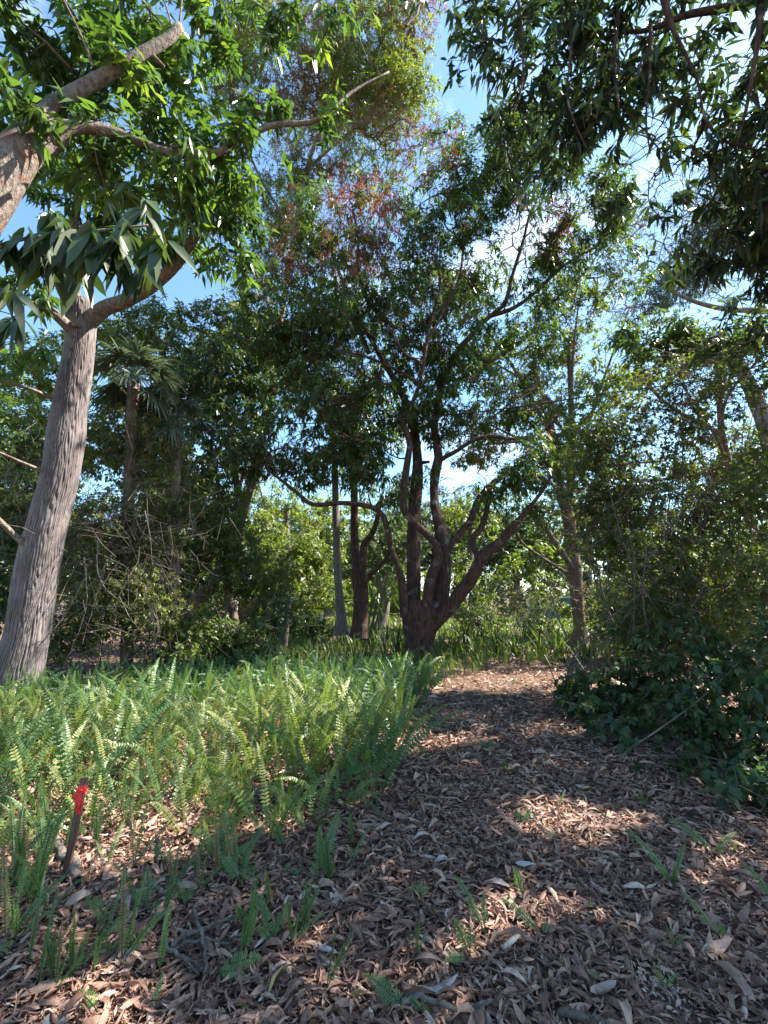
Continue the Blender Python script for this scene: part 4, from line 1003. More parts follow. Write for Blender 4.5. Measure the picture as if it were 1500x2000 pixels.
# =================================================================== FAN PALM
def palm(label, c, seed, n=16, size=.75):
    rs = np.random.RandomState(seed)
    c = np.array(c); org = np.array([c[0], c[1], 0.])
    root = thing("fan_palm", label, "palm", org)
    mb = MB(); S = spline([[c[0] + .3, c[1] + .2, -.1, .11], [c[0] + .1, c[1] + .1, c[2] * .5, .10], [c[0], c[1], c[2] - .1, .11]], 20)
    tube(mb, S[:, :3], S[:, 3], 12, .15, seed); mb.build("trunk", G['bark_brown'], root, org)
    for i in range(n):
        mb = MB()
        az = 2.4 * i + rs.rand() * .6; el = rs.uniform(-.7, 1.0)
        d = np.array([math.cos(az) * math.cos(el), math.sin(az) * math.cos(el), math.sin(el)])
        tip = c + d * rs.uniform(.5, .85) * size * 1.1
        S = spline([c, (c + tip) / 2 + np.array([0, 0, .06]), tip], 8); tube(mb, S, .010, 5)
        side = nrm(np.cross(d, [0, 0, 1.0])); nn = np.cross(side, d)
        K = 26; a = np.linspace(-1.9, 1.9, K)
        D = np.cos(a)[:, None] * d + np.sin(a)[:, None] * side
        L = size * (.75 + .25 * np.cos(a)) * rs.uniform(.85, 1.05, K)
        leaves(mb, np.repeat(tip[None], K, 0), D, np.repeat(nn[None], K, 0) + .2 * rs.randn(K, 3), L, .05, np.clip(.45 + .2 * rs.randn(K), 0, 1), 0, .25 + .5 * rs.rand(K), .3)
        mb.build("frond", G['palm'], root, org)
palm("grey-green fan palm with drooping split fronds amid the thicket", at(262, 738, 8.3), 5, 20, .62)
palm("smaller dark fan palm drooping below the bigger one", at(345, 815, 8.9), 6, 11, .5)

# =================================================================== FERNS
def frond_mesh(mb, base, tip, seed, width=.09, npin=26, rise=.5, face=None, var=.5, pw=.70):
    """one sword-fern frond: arched rachis with pinnae on both sides."""
    rs = np.random.RandomState(seed)
    base = np.asarray(base, float); tip = np.asarray(tip, float)
    Ln = np.linalg.norm(tip - base)
    ctrl = base * .45 + tip * .55; ctrl = ctrl + np.array([0, 0, rise * Ln * .5])
    t = np.linspace(0, 1, npin + 6)[:, None]
    C = base * (1 - t) ** 2 + 2 * ctrl * t * (1 - t) + tip * t ** 2
    tube(mb, C[::3], np.linspace(.0030, .0010, len(C[::3])), 3, cap=False, var=.15)
    T = nrm(np.gradient(C, axis=0))
    f = np.array([0.15 * rs.randn(), -.75 + .3 * rs.randn(), .55]) if face is None else np.asarray(face, float)
    S = nrm(np.cross(T, f)); N = np.cross(S, T)
    i0 = 4
    idx = np.arange(i0, len(C) - 1)
    u = (idx - i0) / (len(C) - 2 - i0)
    prof = np.clip(np.minimum(1, .55 + u * 2.2), 0, 1) * np.clip((1 - u) ** .55, .08, 1) * (1 - .12 * u)
    sp = np.linalg.norm(C[1] - C[0]) if True else 0
    for sd in (-1, 1):
        P = C[idx]; hw = width * .5 * prof * rs.uniform(.85, 1.08, len(idx))
        gap = rs.rand(len(idx)) > .04
        D = S[idx] * sd + T[idx] * .28 + N[idx] * (-.10 + .12 * rs.randn(len(idx), 1))
        D = nrm(D)
        W = np.linalg.norm(np.gradient(C, axis=0)[idx], axis=1) * pw
        a = P - T[idx] * (W * .5)[:, None]; b = P + T[idx] * (W * .42)[:, None]
        m1 = P + D * (hw * .62)[:, None] + T[idx] * (W * .46)[:, None]; m0 = P + D * (hw * .62)[:, None] - T[idx] * (W * .40)[:, None]
        tp = P + D * hw[:, None] + np.array([0, 0, -1.0]) * (hw * .18)[:, None]
        V = np.stack([a, m0, tp, m1, b], 1)[gap]
        n = len(V); q = np.arange(n)[:, None] * 5
        mb.add(V.reshape(-1, 3), [q + np.array([[0, 1, 3, 4]]), q + np.array([[1, 2, 3]])], np.repeat(np.clip(var + rs.randn(n) * .05, 0, 1), 5))


# hand-placed ferns of the open litter: (base px, [(tip px, tip depth offset, width_m)], colour, label)
FG = [
    ((53, 1778), [((35, 1690), .05, .07), ((75, 1700), .15, .08), ((95, 1660), .1, .08), ((50, 1725), -.1, .06)], .45, "bushy fern tuft on the litter just left of the white fallen log"),
    ((83, 1690), [((75, 1575), .1, .09), ((110, 1640), .2, .07), ((50, 1640), .1, .07)], .5, "tall upright fern beside the fallen log behind the stake's foot"),
    ((197, 1700), [((185, 1640), .05, .05)], .5, "single small fern frond just right of the stake's foot"),
    ((205, 1710), [((245, 1598), .2, .05)], .55, "thin slanting fern frond rising beside the flagged stake"),
    ((213, 1822), [((165, 1750), .05, .085)], .55, "light green fern frond leaning toward the stake over litter"),
    ((232, 1850), [((230, 1790), .03, .07)], .6, "short broad fern frond beside the grey folded leaf"),
    ((210, 1888), [((208, 1830), .0, .05), ((250, 1850), .1, .07), ((290, 1838), .15, .06)], .5, "low fern with sprawling fronds in front of the grey folded leaf"),
    ((287, 1795), [((288, 1690), .1, .08), ((255, 1735), .05, .07), ((315, 1775), -.05, .09)], .5, "upright fern with a broad side frond left of the twig pile"),
    ((360, 1785), [((338, 1712), .05, .075), ((375, 1745), .1, .07)], .42, "dark green twin-frond fern directly above the twig pile"),
    ((320, 1705), [((300, 1640), .05, .09), ((330, 1660), .1, .06)], .35, "bluish fern frond beside a short white stick"),
    ((435, 1690), [((370, 1620), .05, .11), ((440, 1580), .1, .11), ((455, 1650), .05, .08), ((400, 1650), -.1, .09)], .4, "broad dark fern with arching fronds in front of the fern bed"),
    ((470, 1740), [((430, 1670), .0, .09), ((500, 1690), .1, .08), ((485, 1640), .15, .07)], .42, "leafy fern clump between the twig pile and the bed edge"),
    ((477, 1832), [((460, 1765), .0, .07), ((500, 1770), .1, .06)], .5, "two-frond fern at the right end of the twig pile"),
    ((417, 1925), [((515, 1880), .05, .10), ((480, 1905), -.05, .06)], .45, "fern frond lying low to the right near the yellow leaf"),
    ((295, 1998), [((320, 1895), .05, .045)], .55, "narrow upright fern frond near the picture's bottom rim"),
    ((190, 2000), [((148, 1940), .05, .07)], .55, "short frond leaning over the large tan leaf at the bottom"),
    ((-15, 1890), [((28, 1835), .05, .07)], .55, "fern frond poking in from the outer edge of the litter"),
    ((470, 1996), [((475, 1975), .0, .05)], .55, "tiny fern tip between yellow leaf and bottom rim"),
    ((530, 1862), [((510, 1755), .05, .06), ((545, 1790), .1, .05), ((570, 1750), .2, .06), ((500, 1810), -.05, .05)], .55, "tall narrow pair of fern fronds standing right of the twig pile"),
    ((623, 1730), [((625, 1610), .05, .075), ((650, 1620), .1, .06), ((665, 1580), .15, .10), ((600, 1680), .0, .05)], .5, "upright tuft of ferns at the very edge of the path"),
    ((555, 1672), [((510, 1570), .05, .085), ((525, 1590), .0, .07)], .45, "drooping fern hanging in front of the dark hollow"),
    ((600, 1640), [((565, 1580), .05, .06), ((605, 1630), -.15, .05)], .5, "curving pale frond beside the dark hollow under the ferns"),
    ((563, 1722), [((558, 1690), .05, .05), ((590, 1705), .0, .05)], .45, "small three-leaved fern below the drooping one"),
    ((820, 1770), [((803, 1725), .0, .05), ((822, 1715), .05, .05), ((838, 1740), .05, .04)], .45, "small two-frond fern tuft in the middle of the litter path"),
    ((947, 1838), [((885, 1705), .05, .055), ((945, 1740), .05, .045)], .42, "long slender frond leaning left with a short upright one"),
    ((918, 1892), [((920, 1800), .05, .05), ((885, 1790), .0, .07), ((865, 1885), -.05, .05)], .5, "feathery yellow-green fern in front of the long slender frond"),
    ((800, 2005), [((708, 1902), .1, .085)], .3, "bluish arching fern frond beside the forked stick"),
    ((830, 2005), [((836, 1972), .0, .06), ((790, 1970), .05, .04)], .55, "short bright fern tuft cut by the bottom edge"),
    ((697, 1972), [((705, 1930), .0, .05), ((690, 1935), .0, .04)], .9, "withered brownish little fern beside the bluish frond"),
    ((1023, 1776), [((1004, 1690), .0, .06)], .5, "single upright frond beside the pale grey leaf heap"),
    ((1060, 1845), [((975, 1752), .05, .055), ((1072, 1818), .05, .035)], .45, "smooth arching frond with a tiny upright one on the path"),
    ((1040, 1618), [((1000, 1588), .05, .09), ((1030, 1580), .08, .07)], .4, "fern frond lying at the rim of the sunlit patch"),
    ((1090, 1652), [((1062, 1618), .03, .07)], .75, "yellow-green fern frond just below the sunlit patch"),
    ((1153, 1792), [((1150, 1760), .0, .04)], .7, "tiny fern sprig alone in the middle of the litter"),
    ((1317, 1735), [((1212, 1610), .05, .06), ((1340, 1645), .1, .05), ((1318, 1695), -.03, .04), ((1275, 1690), -.05, .05)], .42, "spreading fern with one long frond arching toward the sunlit patch"),
    ((1397, 1672), [((1300, 1595), .1, .07), ((1440, 1625), .1, .05), ((1420, 1665), -.03, .04)], .48, "arching fern below the creeper mound at the path side"),
    ((1402, 1838), [((1325, 1735), .05, .055), ((1415, 1810), .0, .06)], .5, "long slanting frond growing beside the big curled leaf"),
    ((1520, 1775), [((1445, 1680), .05, .05)], .45, "frond leaning in from the outer edge above the curled leaf"),
    ((1177, 1932), [((1150, 1902), .0, .035)], .6, "tiny bright leaflet fern above the pale broken leaf"),
    ((1475, 1575), [((1440, 1500), .1, .08), ((1500, 1520), .1, .08), ((1400, 1530), -.05, .07), ((1360, 1545), .0, .07)], .4, "dark fern clump under the creeper mound in the corner"),
    ((1420, 1555), [((1370, 1520), .05, .08), ((1450, 1510), .1, .08)], .38, "shaded fern tucked beneath the creeper beside the litter"),
    ((950, 1470), [((930, 1440), .05, .07), ((965, 1445), .05, .07)], .45, "small dark fern seedling in mid path beyond the sunlit patch"),
    ((1000, 1345), [((985, 1325), .1, .06), ((1010, 1318), .1, .06)], .75, "bright yellow-green seedling in the lit far end of the path"),
]
for q, (b, fr, cv, lab) in enumerate(FG):
    base = gnd(*b); base[2] = ground_z(base[0], base[1]) + .03
    root = thing("sword_fern", lab, "fern", base, "ferns scattered on the leaf litter")
    for w, (tp, dy, wd) in enumerate(fr):
        Yt = base[1] + dy
        tip = at(tp[0], tp[1], Yt)
        tip[2] = max(tip[2], .06)
        mb = MB()
        Ln = np.linalg.norm(tip - base)
        frond_mesh(mb, base, tip, q * 7 + w, wd * 1.1, int(np.clip(Ln / .0105, 14, 44)), .35, np.array([.25 * math.sin(q * 3 + w), -.7, .6]), min(1, cv + .18), .80)
        o = mb.build("frond", G['fern'], root, base)

# fern bed: prototypes of whole plants, copied
protos = []
for q in range(12):
    rs = np.random.RandomState(300 + q)
    mb = MB(); nf = rs.randint(5, 9)
    for w in range(nf):
        az = w * 2.4 + rs.rand() * .8; L = rs.uniform(.38, .88); lean = .16 + .95 * rs.rand()
        tip = np.array([math.cos(az) * L * lean, math.sin(az) * L * lean, L * math.sqrt(1 - min(.9, lean * lean * .8)) * .92])
        frond_mesh(mb, np.array([.02 * math.cos(az), .02 * math.sin(az), -.02]), tip, 1000 + q * 31 + w, rs.uniform(.080, .118), 28, rs.uniform(.35, .95) * lean + .1, None if rs.rand() < .6 else nrm(rs.randn(3) + [0, -.4, .6]), (1.0 if rs.rand() < .09 else np.clip(.48 + .18 * rs.randn(), 0, .92)))
    protos.append(mb.build("sword_fern", G['fern'] if q % 3 == 0 else G['fern_pale'], link=False).data)

BED = np.array([gnd(*p)[:2] for p in [(-160, 1800), (60, 1740), (260, 1690), (430, 1680), (600, 1640), (715, 1600), (780, 1490), (805, 1400), (850, 1350), (780, 1330), (500, 1330), (200, 1360), (-300, 1400), (-400, 1500)]])
rs = np.random.RandomState(15)
bb0, bb1 = BED.min(0), BED.max(0)
pts = rs.rand(9000, 2) * (bb1 - bb0) + bb0
pts = pts[inside(BED, pts[:, 0], pts[:, 1])]
sel = []
for p in pts:
    if all((p[0] - s_[0]) ** 2 + (p[1] - s_[1]) ** 2 > .19 ** 2 for s_ in sel):
        sel.append(p)
sel = np.array(sel)
_st = gnd(128, 1712)
sel = sel[~((np.abs(sel[:, 0] - _st[0]) < .42) & (sel[:, 1] < _st[1] + .25))]
px_, py_, ax_ = proj(np.c_[sel, np.full(len(sel), .3)])
ok = (px_ > -60) & (px_ < 900)
sel = sel[ok]; px_ = px_[ok]; py_ = py_[ok]
order = np.argsort(sel[:, 1])
NB = 185
ZONES = [  # px limit, py limit -> label
    (lambda x, y: y > 1545 and x < 260, "sword fern at the near edge of the bed around the flagged stake", "ferns around the flagged stake"),
    (lambda x, y: y > 1545 and x < 480, "sword fern at the near edge of the bed behind the broad dark fern", "ferns at the near bed edge"),
    (lambda x, y: y > 1545, "sword fern overhanging the dark hollow at the path edge", "ferns over the dark hollow"),
    (lambda x, y: y > 1440 and x < 200, "pale sunlit sword fern in the bed just behind the flagged stake", "sunlit ferns behind the stake"),
    (lambda x, y: y > 1440 and x < 430, "tall pale sunlit sword fern in the middle of the bed", "sunlit ferns in mid bed"),
    (lambda x, y: y > 1440, "dense green sword fern spilling onto the path from the bed", "ferns spilling onto the path"),
    (lambda x, y: x < 250, "shaded sword fern at the foot of the ridged trunk", "ferns at the ridged trunk"),
    (lambda x, y: x < 520, "sword fern at the back of the bed below the lit shrub", "ferns below the lit shrub"),
    (lambda x, y: True, "sword fern at the back of the bed toward the mango tree", "ferns toward the mango tree"),
]
stuffmb = MB()
for c_, i_ in enumerate(order):
    x, y = sel[i_]
    pr = protos[rs.randint(len(protos))]
    s_ = rs.uniform(.6, 1.15) * (.8 if y < 3.4 else .8 if y > 5.6 else 1) * (1.12 if px_[i_] > 480 and y < 6 else 1); rz = rs.uniform(-.9, .9) if rs.rand() < .8 else rs.rand() * 6.28
    z = float(ground_z(x, y))
    if c_ < NB:
        o = bpy.data.objects.new("sword_fern", pr); COL.objects.link(o)
        o.location = (x, y, z); o.rotation_euler = (rs.randn() * .1, rs.randn() * .1, rz); o.scale = (s_, s_, s_ * rs.uniform(.85, 1.1))
        for f_, lab, grp in ZONES:
            if f_(px_[i_], py_[i_]):
                tag(o, lab, "fern", grp); break
    else:
        for w in range(6):
            az = rs.rand() * 6.28; L = rs.uniform(.35, .75); lean = rs.uniform(.2, 1.0)
            b_ = np.array([x, y, z]); tip = b_ + np.array([math.cos(az) * L * lean, math.sin(az) * L * lean, L * (1 - .45 * lean)])
            frond_mesh(stuffmb, b_, tip, 5000 + c_ * 7 + w, .10, 18, .7 * lean, None, np.clip(.5 + .15 * rs.randn(), 0, .95))
tag(stuffmb.build("fern_ground_cover", G['fern']), "far end of the fern bed reading as one green mass", kind="stuff")

# small ferns strewn over the litter left of the path
small = []
for q in range(8):
    rs2 = np.random.RandomState(640 + q)
    mb = MB()
    for w in range(rs2.randint(2, 5)):
        az = rs2.rand() * 6.28; L = rs2.uniform(.14, .36); lean = rs2.uniform(.2, 1.0)
        tip = np.array([math.cos(az) * L * lean, math.sin(az) * L * lean * .7, L * math.sqrt(1 - .75 * lean * lean)])
        frond_mesh(mb, np.array([0, 0, -.01]), tip, 1700 + q * 9 + w, rs2.uniform(.045, .07), int(L / .0105), .5 * lean, nrm(np.array([.4 * rs2.randn(), -.7, .6])), 1.0 if rs2.rand() < .12 else rs2.uniform(.4, .85), .8)
    small.append(mb.build("sword_fern", G['fern'], link=False).data)
SZ = [(lambda x, y: y < 1720 and x < 330, "small sword fern on litter just below the bed edge by the stake", "small ferns by the stake"),
      (lambda x, y: y < 1720, "small sword fern on litter below the broad dark fern", "small ferns below the broad dark fern"),
      (lambda x, y: x < 300, "small scattered sword fern among leaves left of the twig pile", "small ferns left of the twig pile"),
      (lambda x, y: x < 700, "small scattered sword fern among leaves around the twig pile", "small ferns around the twig pile"),
      (lambda x, y: True, "tiny fern sprig scattered on the open path litter", "tiny sprigs on the path")]
rs2 = np.random.RandomState(77)
for q in range(68):
    if q < 60:
        px, py = rs2.uniform(0, 690), 1620 + 340 * rs2.rand() ** 1.6
        if q < 16: px, py = rs2.uniform(-10, 105), rs2.uniform(1620, 1800)
    else:
        px, py = rs2.uniform(780, 1450), rs2.uniform(1420, 1950)
    if abs(px - 145) < 45 and 1690 < py < 1860:
        continue
    b = gnd(px, py)
    o = bpy.data.objects.new("sword_fern", small[rs2.randint(8)]); COL.objects.link(o)
    s_ = rs2.uniform(.6, 1.15) * (1.45 if q < 16 else 1 if q < 60 else .5)
    o.location = (b[0], b[1], float(ground_z(b[0], b[1])) + .025); o.rotation_euler = (0, 0, rs2.uniform(-1, 1)); o.scale = (s_, s_, s_)
    for f_, lab, grp in SZ:
        if f_(px, py):
            tag(o, lab, "fern", grp); break

# =================================================================== STRAPPY GROUND COVER
def blades(mb, rs, P, L, W, bend, var, seg=4, tilt=.25):
    n = len(P)
    az = rs.rand(n) * 6.28; H = np.stack([np.cos(az), np.sin(az), 0 * az], -1)
    S = np.stack([-np.sin(az), np.cos(az), 0 * az], -1)
    tl = np.abs(rs.randn(n)) * tilt
    rows = []
    for i in range(seg + 1):
        u = i / seg
        a = tl + bend * u * 1.3
        # integrate approx
        hx = L * (u * np.sin(tl) + bend * .5 * u * u * np.cos(tl) * 1.1); hz = L * (u * np.cos(tl) - .42 * bend * bend * u * u * u)
        c = P + H * hx[:, None] + np.array([0, 0, 1.0]) * hz[:, None]
        w = W * .5 * (1.0 if i == 0 else (1 - u ** 2.2) * 1.0)
        rows.append(c - S * np.broadcast_to(w, (n,))[:, None]); rows.append(c + S * np.broadcast_to(w, (n,))[:, None])
    V = np.stack(rows, 1); k = 2 * (seg + 1)
    q = np.arange(n)[:, None, None] * k
    F = np.array([[2 * i, 2 * i + 1, 2 * i + 3, 2 * i + 2] for i in range(seg)])
    mb.add(V.reshape(-1, 3), (q + F[None]).reshape(-1, 4), np.repeat(var, k))

rs = np.random.RandomState(19)
mb = MB()
COVER = np.array([gnd(*p)[:2] for p in [(330, 1345), (480, 1350), (620, 1380), (760, 1370), (850, 1345), (900, 1325), (960, 1305), (1110, 1297), (1300, 1290), (1300, 1215), (400, 1215), (300, 1290)]])
q = rs.rand(60000, 2) * (COVER.max(0) - COVER.min(0)) + COVER.min(0)
q = q[inside(COVER, q[:, 0], q[:, 1])]
fx, fy, fa = proj(np.c_[q, np.zeros(len(q))])
# thin with distance, clump with noise
pk = np.clip(14 / q[:, 1], 0, 1) ** 1 * (.35 + 1.1 * (fbm(q[:, 0] * 1.3 + 50, q[:, 1] * 1.3 + 50, 2) > .42))
q = q[rs.rand(len(q)) < pk][:16000]
n = len(q)
Pq = np.c_[q, ground_z(q[:, 0], q[:, 1])]
tall = 0.7 + .9 * fbm(q[:, 0] * .7 + 5, q[:, 1] * .7 + 9, 2)
blades(mb, rs, Pq, rs.uniform(.22, .48, n) * tall, rs.uniform(.014, .03, n) * (1 + (q[:, 1] > 10) * .4), rs.uniform(.2, 1.3, n), np.clip(.45 + .2 * rs.randn(n), 0, 1))
tag(mb.build("ground_cover", G['strap']), "bright strappy ground cover around the mango tree", kind="stuff")

def strap_plant(px, py, seed, lab, n=14, L=.8, W=.05, mat='strap', name="strap_leaf_plant", cat="plant", group=None, bend=(.3, 1.2), tilt=.25, var=.5, Yoff=0):
    rs = np.random.RandomState(seed); b = gnd(px, py); b[2] = ground_z(b[0], b[1])
    mb = MB(); blades(mb, rs, np.repeat(b[None], n, 0) + rs.randn(n, 3) * [.05, .05, 0], L * rs.uniform(.6, 1.1, n), W * rs.uniform(.8, 1.2, n), rs.uniform(*bend, n), np.clip(var + .15 * rs.randn(n), 0, 1), 6, tilt)
    o = mb.build(name, G[mat], None, b); o.location = [float(v) for v in b]
    return tag(o, lab, cat, group)

for k_, (px, py, n, L, lab) in enumerate([
    (930, 1292, 16, .8, "strap-leaved plant at the foot of the mango's low limb"), (970, 1280, 16, .9, "tall strappy plant nearest the path bend"), (1010, 1285, 16, .8, "bright strappy plant at the lit bend of the path"),
    (1055, 1275, 16, .95, "arching strappy plant beyond the path end"), (1090, 1280, 14, .8, "strappy plant beside the creeper-clad trunk"), (890, 1285, 14, .8, "strappy plant right against the mango trunk"),
    (800, 1305, 12, .5, "small strappy plant in front of the mango trunk"), (845, 1300, 12, .5, "pale bladed plant leaning on the mango's base"), (1030, 1255, 16, 1.2, "tall pale reedy plant behind the path bend"), (950, 1250, 16, 1.2, "reedy clump under the mango's low limb"),
    (740, 1270, 14, .7, "strappy plant below the pale canes"), (690, 1275, 14, .7, "strappy plant below the forked tree"), (610, 1290, 14, .6, "bright strappy plant right of the wooden post"), (570, 1300, 12, .5, "low strappy plant at the wooden post's foot"),
    (1150, 1290, 14, .8, "strappy plant under the creeper-clad tree's far side"), (720, 1330, 14, .5, "glossy strappy plant at the fern bed's far corner"), (650, 1345, 14, .5, "glossy strappy plant where ferns give way to grass")]):
    strap_plant(px, py, 400 + k_, lab, n, L, .05, group="strappy plants around the mango tree")
for k_, (px, py, n, L, lab) in enumerate([
    (1095, 1365, 2, .95, "lone dark snake plant blade at the path edge"), (1150, 1330, 4, 1.0, "dark snake plant with one black upright blade"), (1120, 1340, 5, .6, "low snake plant half buried in creeper"),
    (1190, 1320, 6, 1.1, "tall snake plant behind the creeper mound"), (1235, 1310, 6, 1.1, "snake plant in deep shade behind the creeper mound"), (1290, 1300, 5, 1.0, "snake plant partly hidden by the thin-stemmed shrub"),
    (775, 1285, 6, 1.0, "dark snake plant hard against the mango trunk"), (755, 1275, 5, .9, "dark snake plant a step from the mango trunk"), (910, 1270, 6, 1.1, "dark snake plant under the mango's low limb"), (935, 1262, 5, 1.1, "leaning snake plant beyond the mango's low limb"),
    (1380, 1310, 6, 1.0, "snake plant in the shade of the tall shrub")]):
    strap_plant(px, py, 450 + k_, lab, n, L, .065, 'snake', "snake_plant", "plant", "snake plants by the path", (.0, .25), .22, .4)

# pale canes leaning behind the mango
b = gnd(718, 1262); rs = np.random.RandomState(5)
root = thing("cane_plant", "pale yellow canes leaning out beside the forked brown tree", "plant", b)
for (x0, x1, y1) in [(716, 745, 1120), (722, 760, 1105), (712, 728, 1140), (726, 772, 1130), (720, 738, 1150)]:
    mb = MB(); a = gnd(x0, 1262); tp = at(x1, y1, a[1] - .3)
    S = spline([a, (a + tp) / 2 + [.05, 0, .08], tp], 12); tube(mb, S, np.linspace(.035, .012, 12), 7)
    mb.build("cane", G['dry'], root, b)
mb = MB(); n = 30
Pq = np.array([at(rs.uniform(720, 775), rs.uniform(1100, 1180), b[1] - .2) for _ in range(n)])
leaves(mb, Pq, rs.randn(n, 3) + [0, 0, -.3], np.array([0, 0, 1.]) + .4 * rs.randn(n, 3), rs.uniform(.5, .8, n), .09, rs.rand(n), 0, .5, .2)
mb.build("foliage", G['bright'], root, b)

# =================================================================== STAKE, POST, CABLE, WALL, HOUSE
def box(mb, c, s, rot=None, bev=.0, mat=0, var=.5):
    h = np.asarray(s, float) / 2; b = min(bev, h.min() * .8)
    V = []; 
    for sx in (-1, 1):
        for sy in (-1, 1):
            for sz in (-1, 1):
                for ax in range(3):
                    d = h - b; d[ax] = h[ax]
                    V.append(np.array([sx, sy, sz]) * d)
    V = np.array(V)
    import bmesh
    bm = bmesh.new()
    for v in V: bm.verts.new(v)
    r = bmesh.ops.convex_hull(bm, input=bm.verts)
    bm.verts.ensure_lookup_table(); bm.verts.index_update()
    bmesh.ops.triangulate(bm, faces=bm.faces)
    VV = np.array([v.co[:] for v in bm.verts]); F = np.array([[v.index for v in f.verts] for f in bm.faces]); bm.free()
    if rot is not None: VV = VV @ np.array(rot).T
    mb.add(VV + np.asarray(c), F, var, mat)

sb = gnd(128, 1712); stp = at(165, 1519, sb[1] + .06)
axis = nrm(stp - sb); sx_ = nrm(np.cross(axis, [0, 1.0, 0])) * -1; sy_ = np.cross(axis, sx_)
Rm = np.stack([sx_, sy_, axis], 1)
Ls = np.linalg.norm(stp - sb)
root = thing("survey_stake", "brown wooden survey stake with a bright red ribbon tied near the top", "stake", sb)
mb = MB(); box(mb, sb + axis * (Ls / 2 - .06), (.037, .02, Ls + .12), Rm, .002)
mb.build("stake", G['stake'], root, sb, smooth=False)
rb = MB()
pr = sb + axis * (Ls * .875)
th = np.linspace(0, 2 * PI, 24, endpoint=False)
ring = []
for r_, zz in ((1.0, -.020), (1.10, -.010), (1.02, .0), (1.12, .010), (1.0, .020)):
    xx = np.sign(np.cos(th)) * np.abs(np.cos(th)) ** .3 * .0205 * r_; yy = np.sign(np.sin(th)) * np.abs(np.sin(th)) ** .3 * .0118 * r_
    ring.append(pr + xx[:, None] * sx_ + yy[:, None] * sy_ + (zz + .004 * np.sin(th * 3))[:, None] * axis)
V = np.concatenate(ring)
F = np.array([[a * 24 + b_, a * 24 + (b_ + 1) % 24, (a + 1) * 24 + (b_ + 1) % 24, (a + 1) * 24 + b_] for a in range(4) for b_ in range(24)])
rb.add(V, F, .7 + .3 * np.random.RandomState(1).rand(len(V)))
# knot and two tails in front of the stake
front = -np.sign(sy_[1]) * sy_
K = pr + front * .018
tube(rb, [K - sx_ * .017, K - sx_ * .006 + front * .006, K + sx_ * .008 + front * .006, K + sx_ * .017], [.006, .011, .011, .006], 8)
for dx, ln, wd, sw in ((.004, .118, .028, .006), (-.011, .055, .020, -.010), (.010, .080, .016, .012)):
    n_ = 12; u = np.linspace(0, 1, n_)
    c = K + front * (.008 + .010 * np.sin(u * 5)[:, None] * u[:, None]) + sx_ * (dx + sw * u + .004 * np.sin(u * 9))[:, None] - axis * (u * ln)[:, None] 
    w = wd * (.55 + .45 * np.minimum(1, u * 4))
    L_ = c - sx_ * (w / 2)[:, None]; C_ = c + front * .004 * np.sin(u * 12)[:, None]; R_ = c + sx_ * (w / 2)[:, None]
    V = np.stack([L_, C_, R_], 1).reshape(-1, 3)
    F = np.array([[a * 3 + k, a * 3 + k + 1, a * 3 + k + 4, a * 3 + k + 3] for a in range(n_ - 1) for k in range(2)])
    rb.add(V + np.random.RandomState(3).randn(*V.shape) * .0016, F, np.repeat(.75 + .25 * np.sin(u * 12 + dx * 900), 3))  # crease shade painted as darker red bands along each tail
rb.build("ribbon", G['ribbon'], root, sb)

pb = gnd(552, 1292); ptp = at(563, 1172, pb[1] + .1)
mb = MB(); S = spline([[*(pb - [0, 0, .1]), .075], [*((pb + ptp) / 2 + [.01, 0, 0]), .07], [*ptp, .066]], 14)
tube(mb, S[:, :3], S[:, 3], 12, .12, 3)
o = mb.build("wooden_post", G['bark_brown'], None, pb); o.location = [float(v) for v in pb]
tag(o, "old leaning wooden post standing in the grass before the low wall", "post")

cab = plainmat("black_cable_rubber", (.012, .012, .013), .5, .1, 40, 0)
mb = MB(); L = []
for (px, py, Y) in [(-200, 800, 12.0), (500, 826, 10.2), (640, 823, 9.6), (800, 818, 9.0), (1000, 796, 8.2), (1200, 766, 7.4), (1400, 738, 6.7), (1520, 700, 6.2), (1800, 600, 5.2)]:
    L.append(at(px, py, Y))
tube(mb, spline(L, 80), .011, 6)
tag(mb.build("overhead_cable", cab), "thin black cable strung through the trees above the path", "cable")

brick = plainmat("red_brick", (.26, .10, .065), .9, .35, 9, .5)
white = plainmat("white_painted_wood", (.74, .74, .73), .6, .06, 8, .1)
tile = plainmat("orange_roof_tile", (.34, .15, .09), .85, .3, 5, .4)
glass = plainmat("window_glass", (.03, .04, .05), .08, .1, 3, 0, .6)
teal = plainmat("teal_paint", (.04, .17, .19), .5, .12, 6, .1)
wy = 19.0
xa, xb = at(460, 1180, wy)[0], at(635, 1180, wy)[0]
root = thing("garden_wall", "low red brick wall with white coping beyond the wooden post", "wall", ((xa + xb) / 2, wy, 0))
og = ((xa + xb) / 2, wy, 0)
mb = MB()
nb = int((xb - xa) / .24)
for r_ in range(15):
    for c_ in range(nb):
        box(mb, (xa + (c_ + .5 + .5 * (r_ % 2)) * .24, wy, .04 + r_ * .085), (.228, .11, .074), None, .006)
mb.build("brickwork", brick, root, og, smooth=False)
mb = MB(); box(mb, ((xa + xb) / 2 + .06, wy, .63), (xb - xa - .05, .08, 1.24)); mb.build("mortar", plainmat("mortar", (.3, .28, .26)), root, og, smooth=False)
mb = MB(); box(mb, ((xa + xb) / 2, wy, 1.34), (xb - xa + .1, .16, .06), None, .01); mb.build("coping", white, root, og, smooth=False)
for px in (465, 527, 630):
    xx = at(px, 1180, wy)[0]; mb = MB(); box(mb, (xx, wy - .16, .62), (.10, .10, 1.26), None, .01); mb.build("pier", white, root, og, smooth=False)

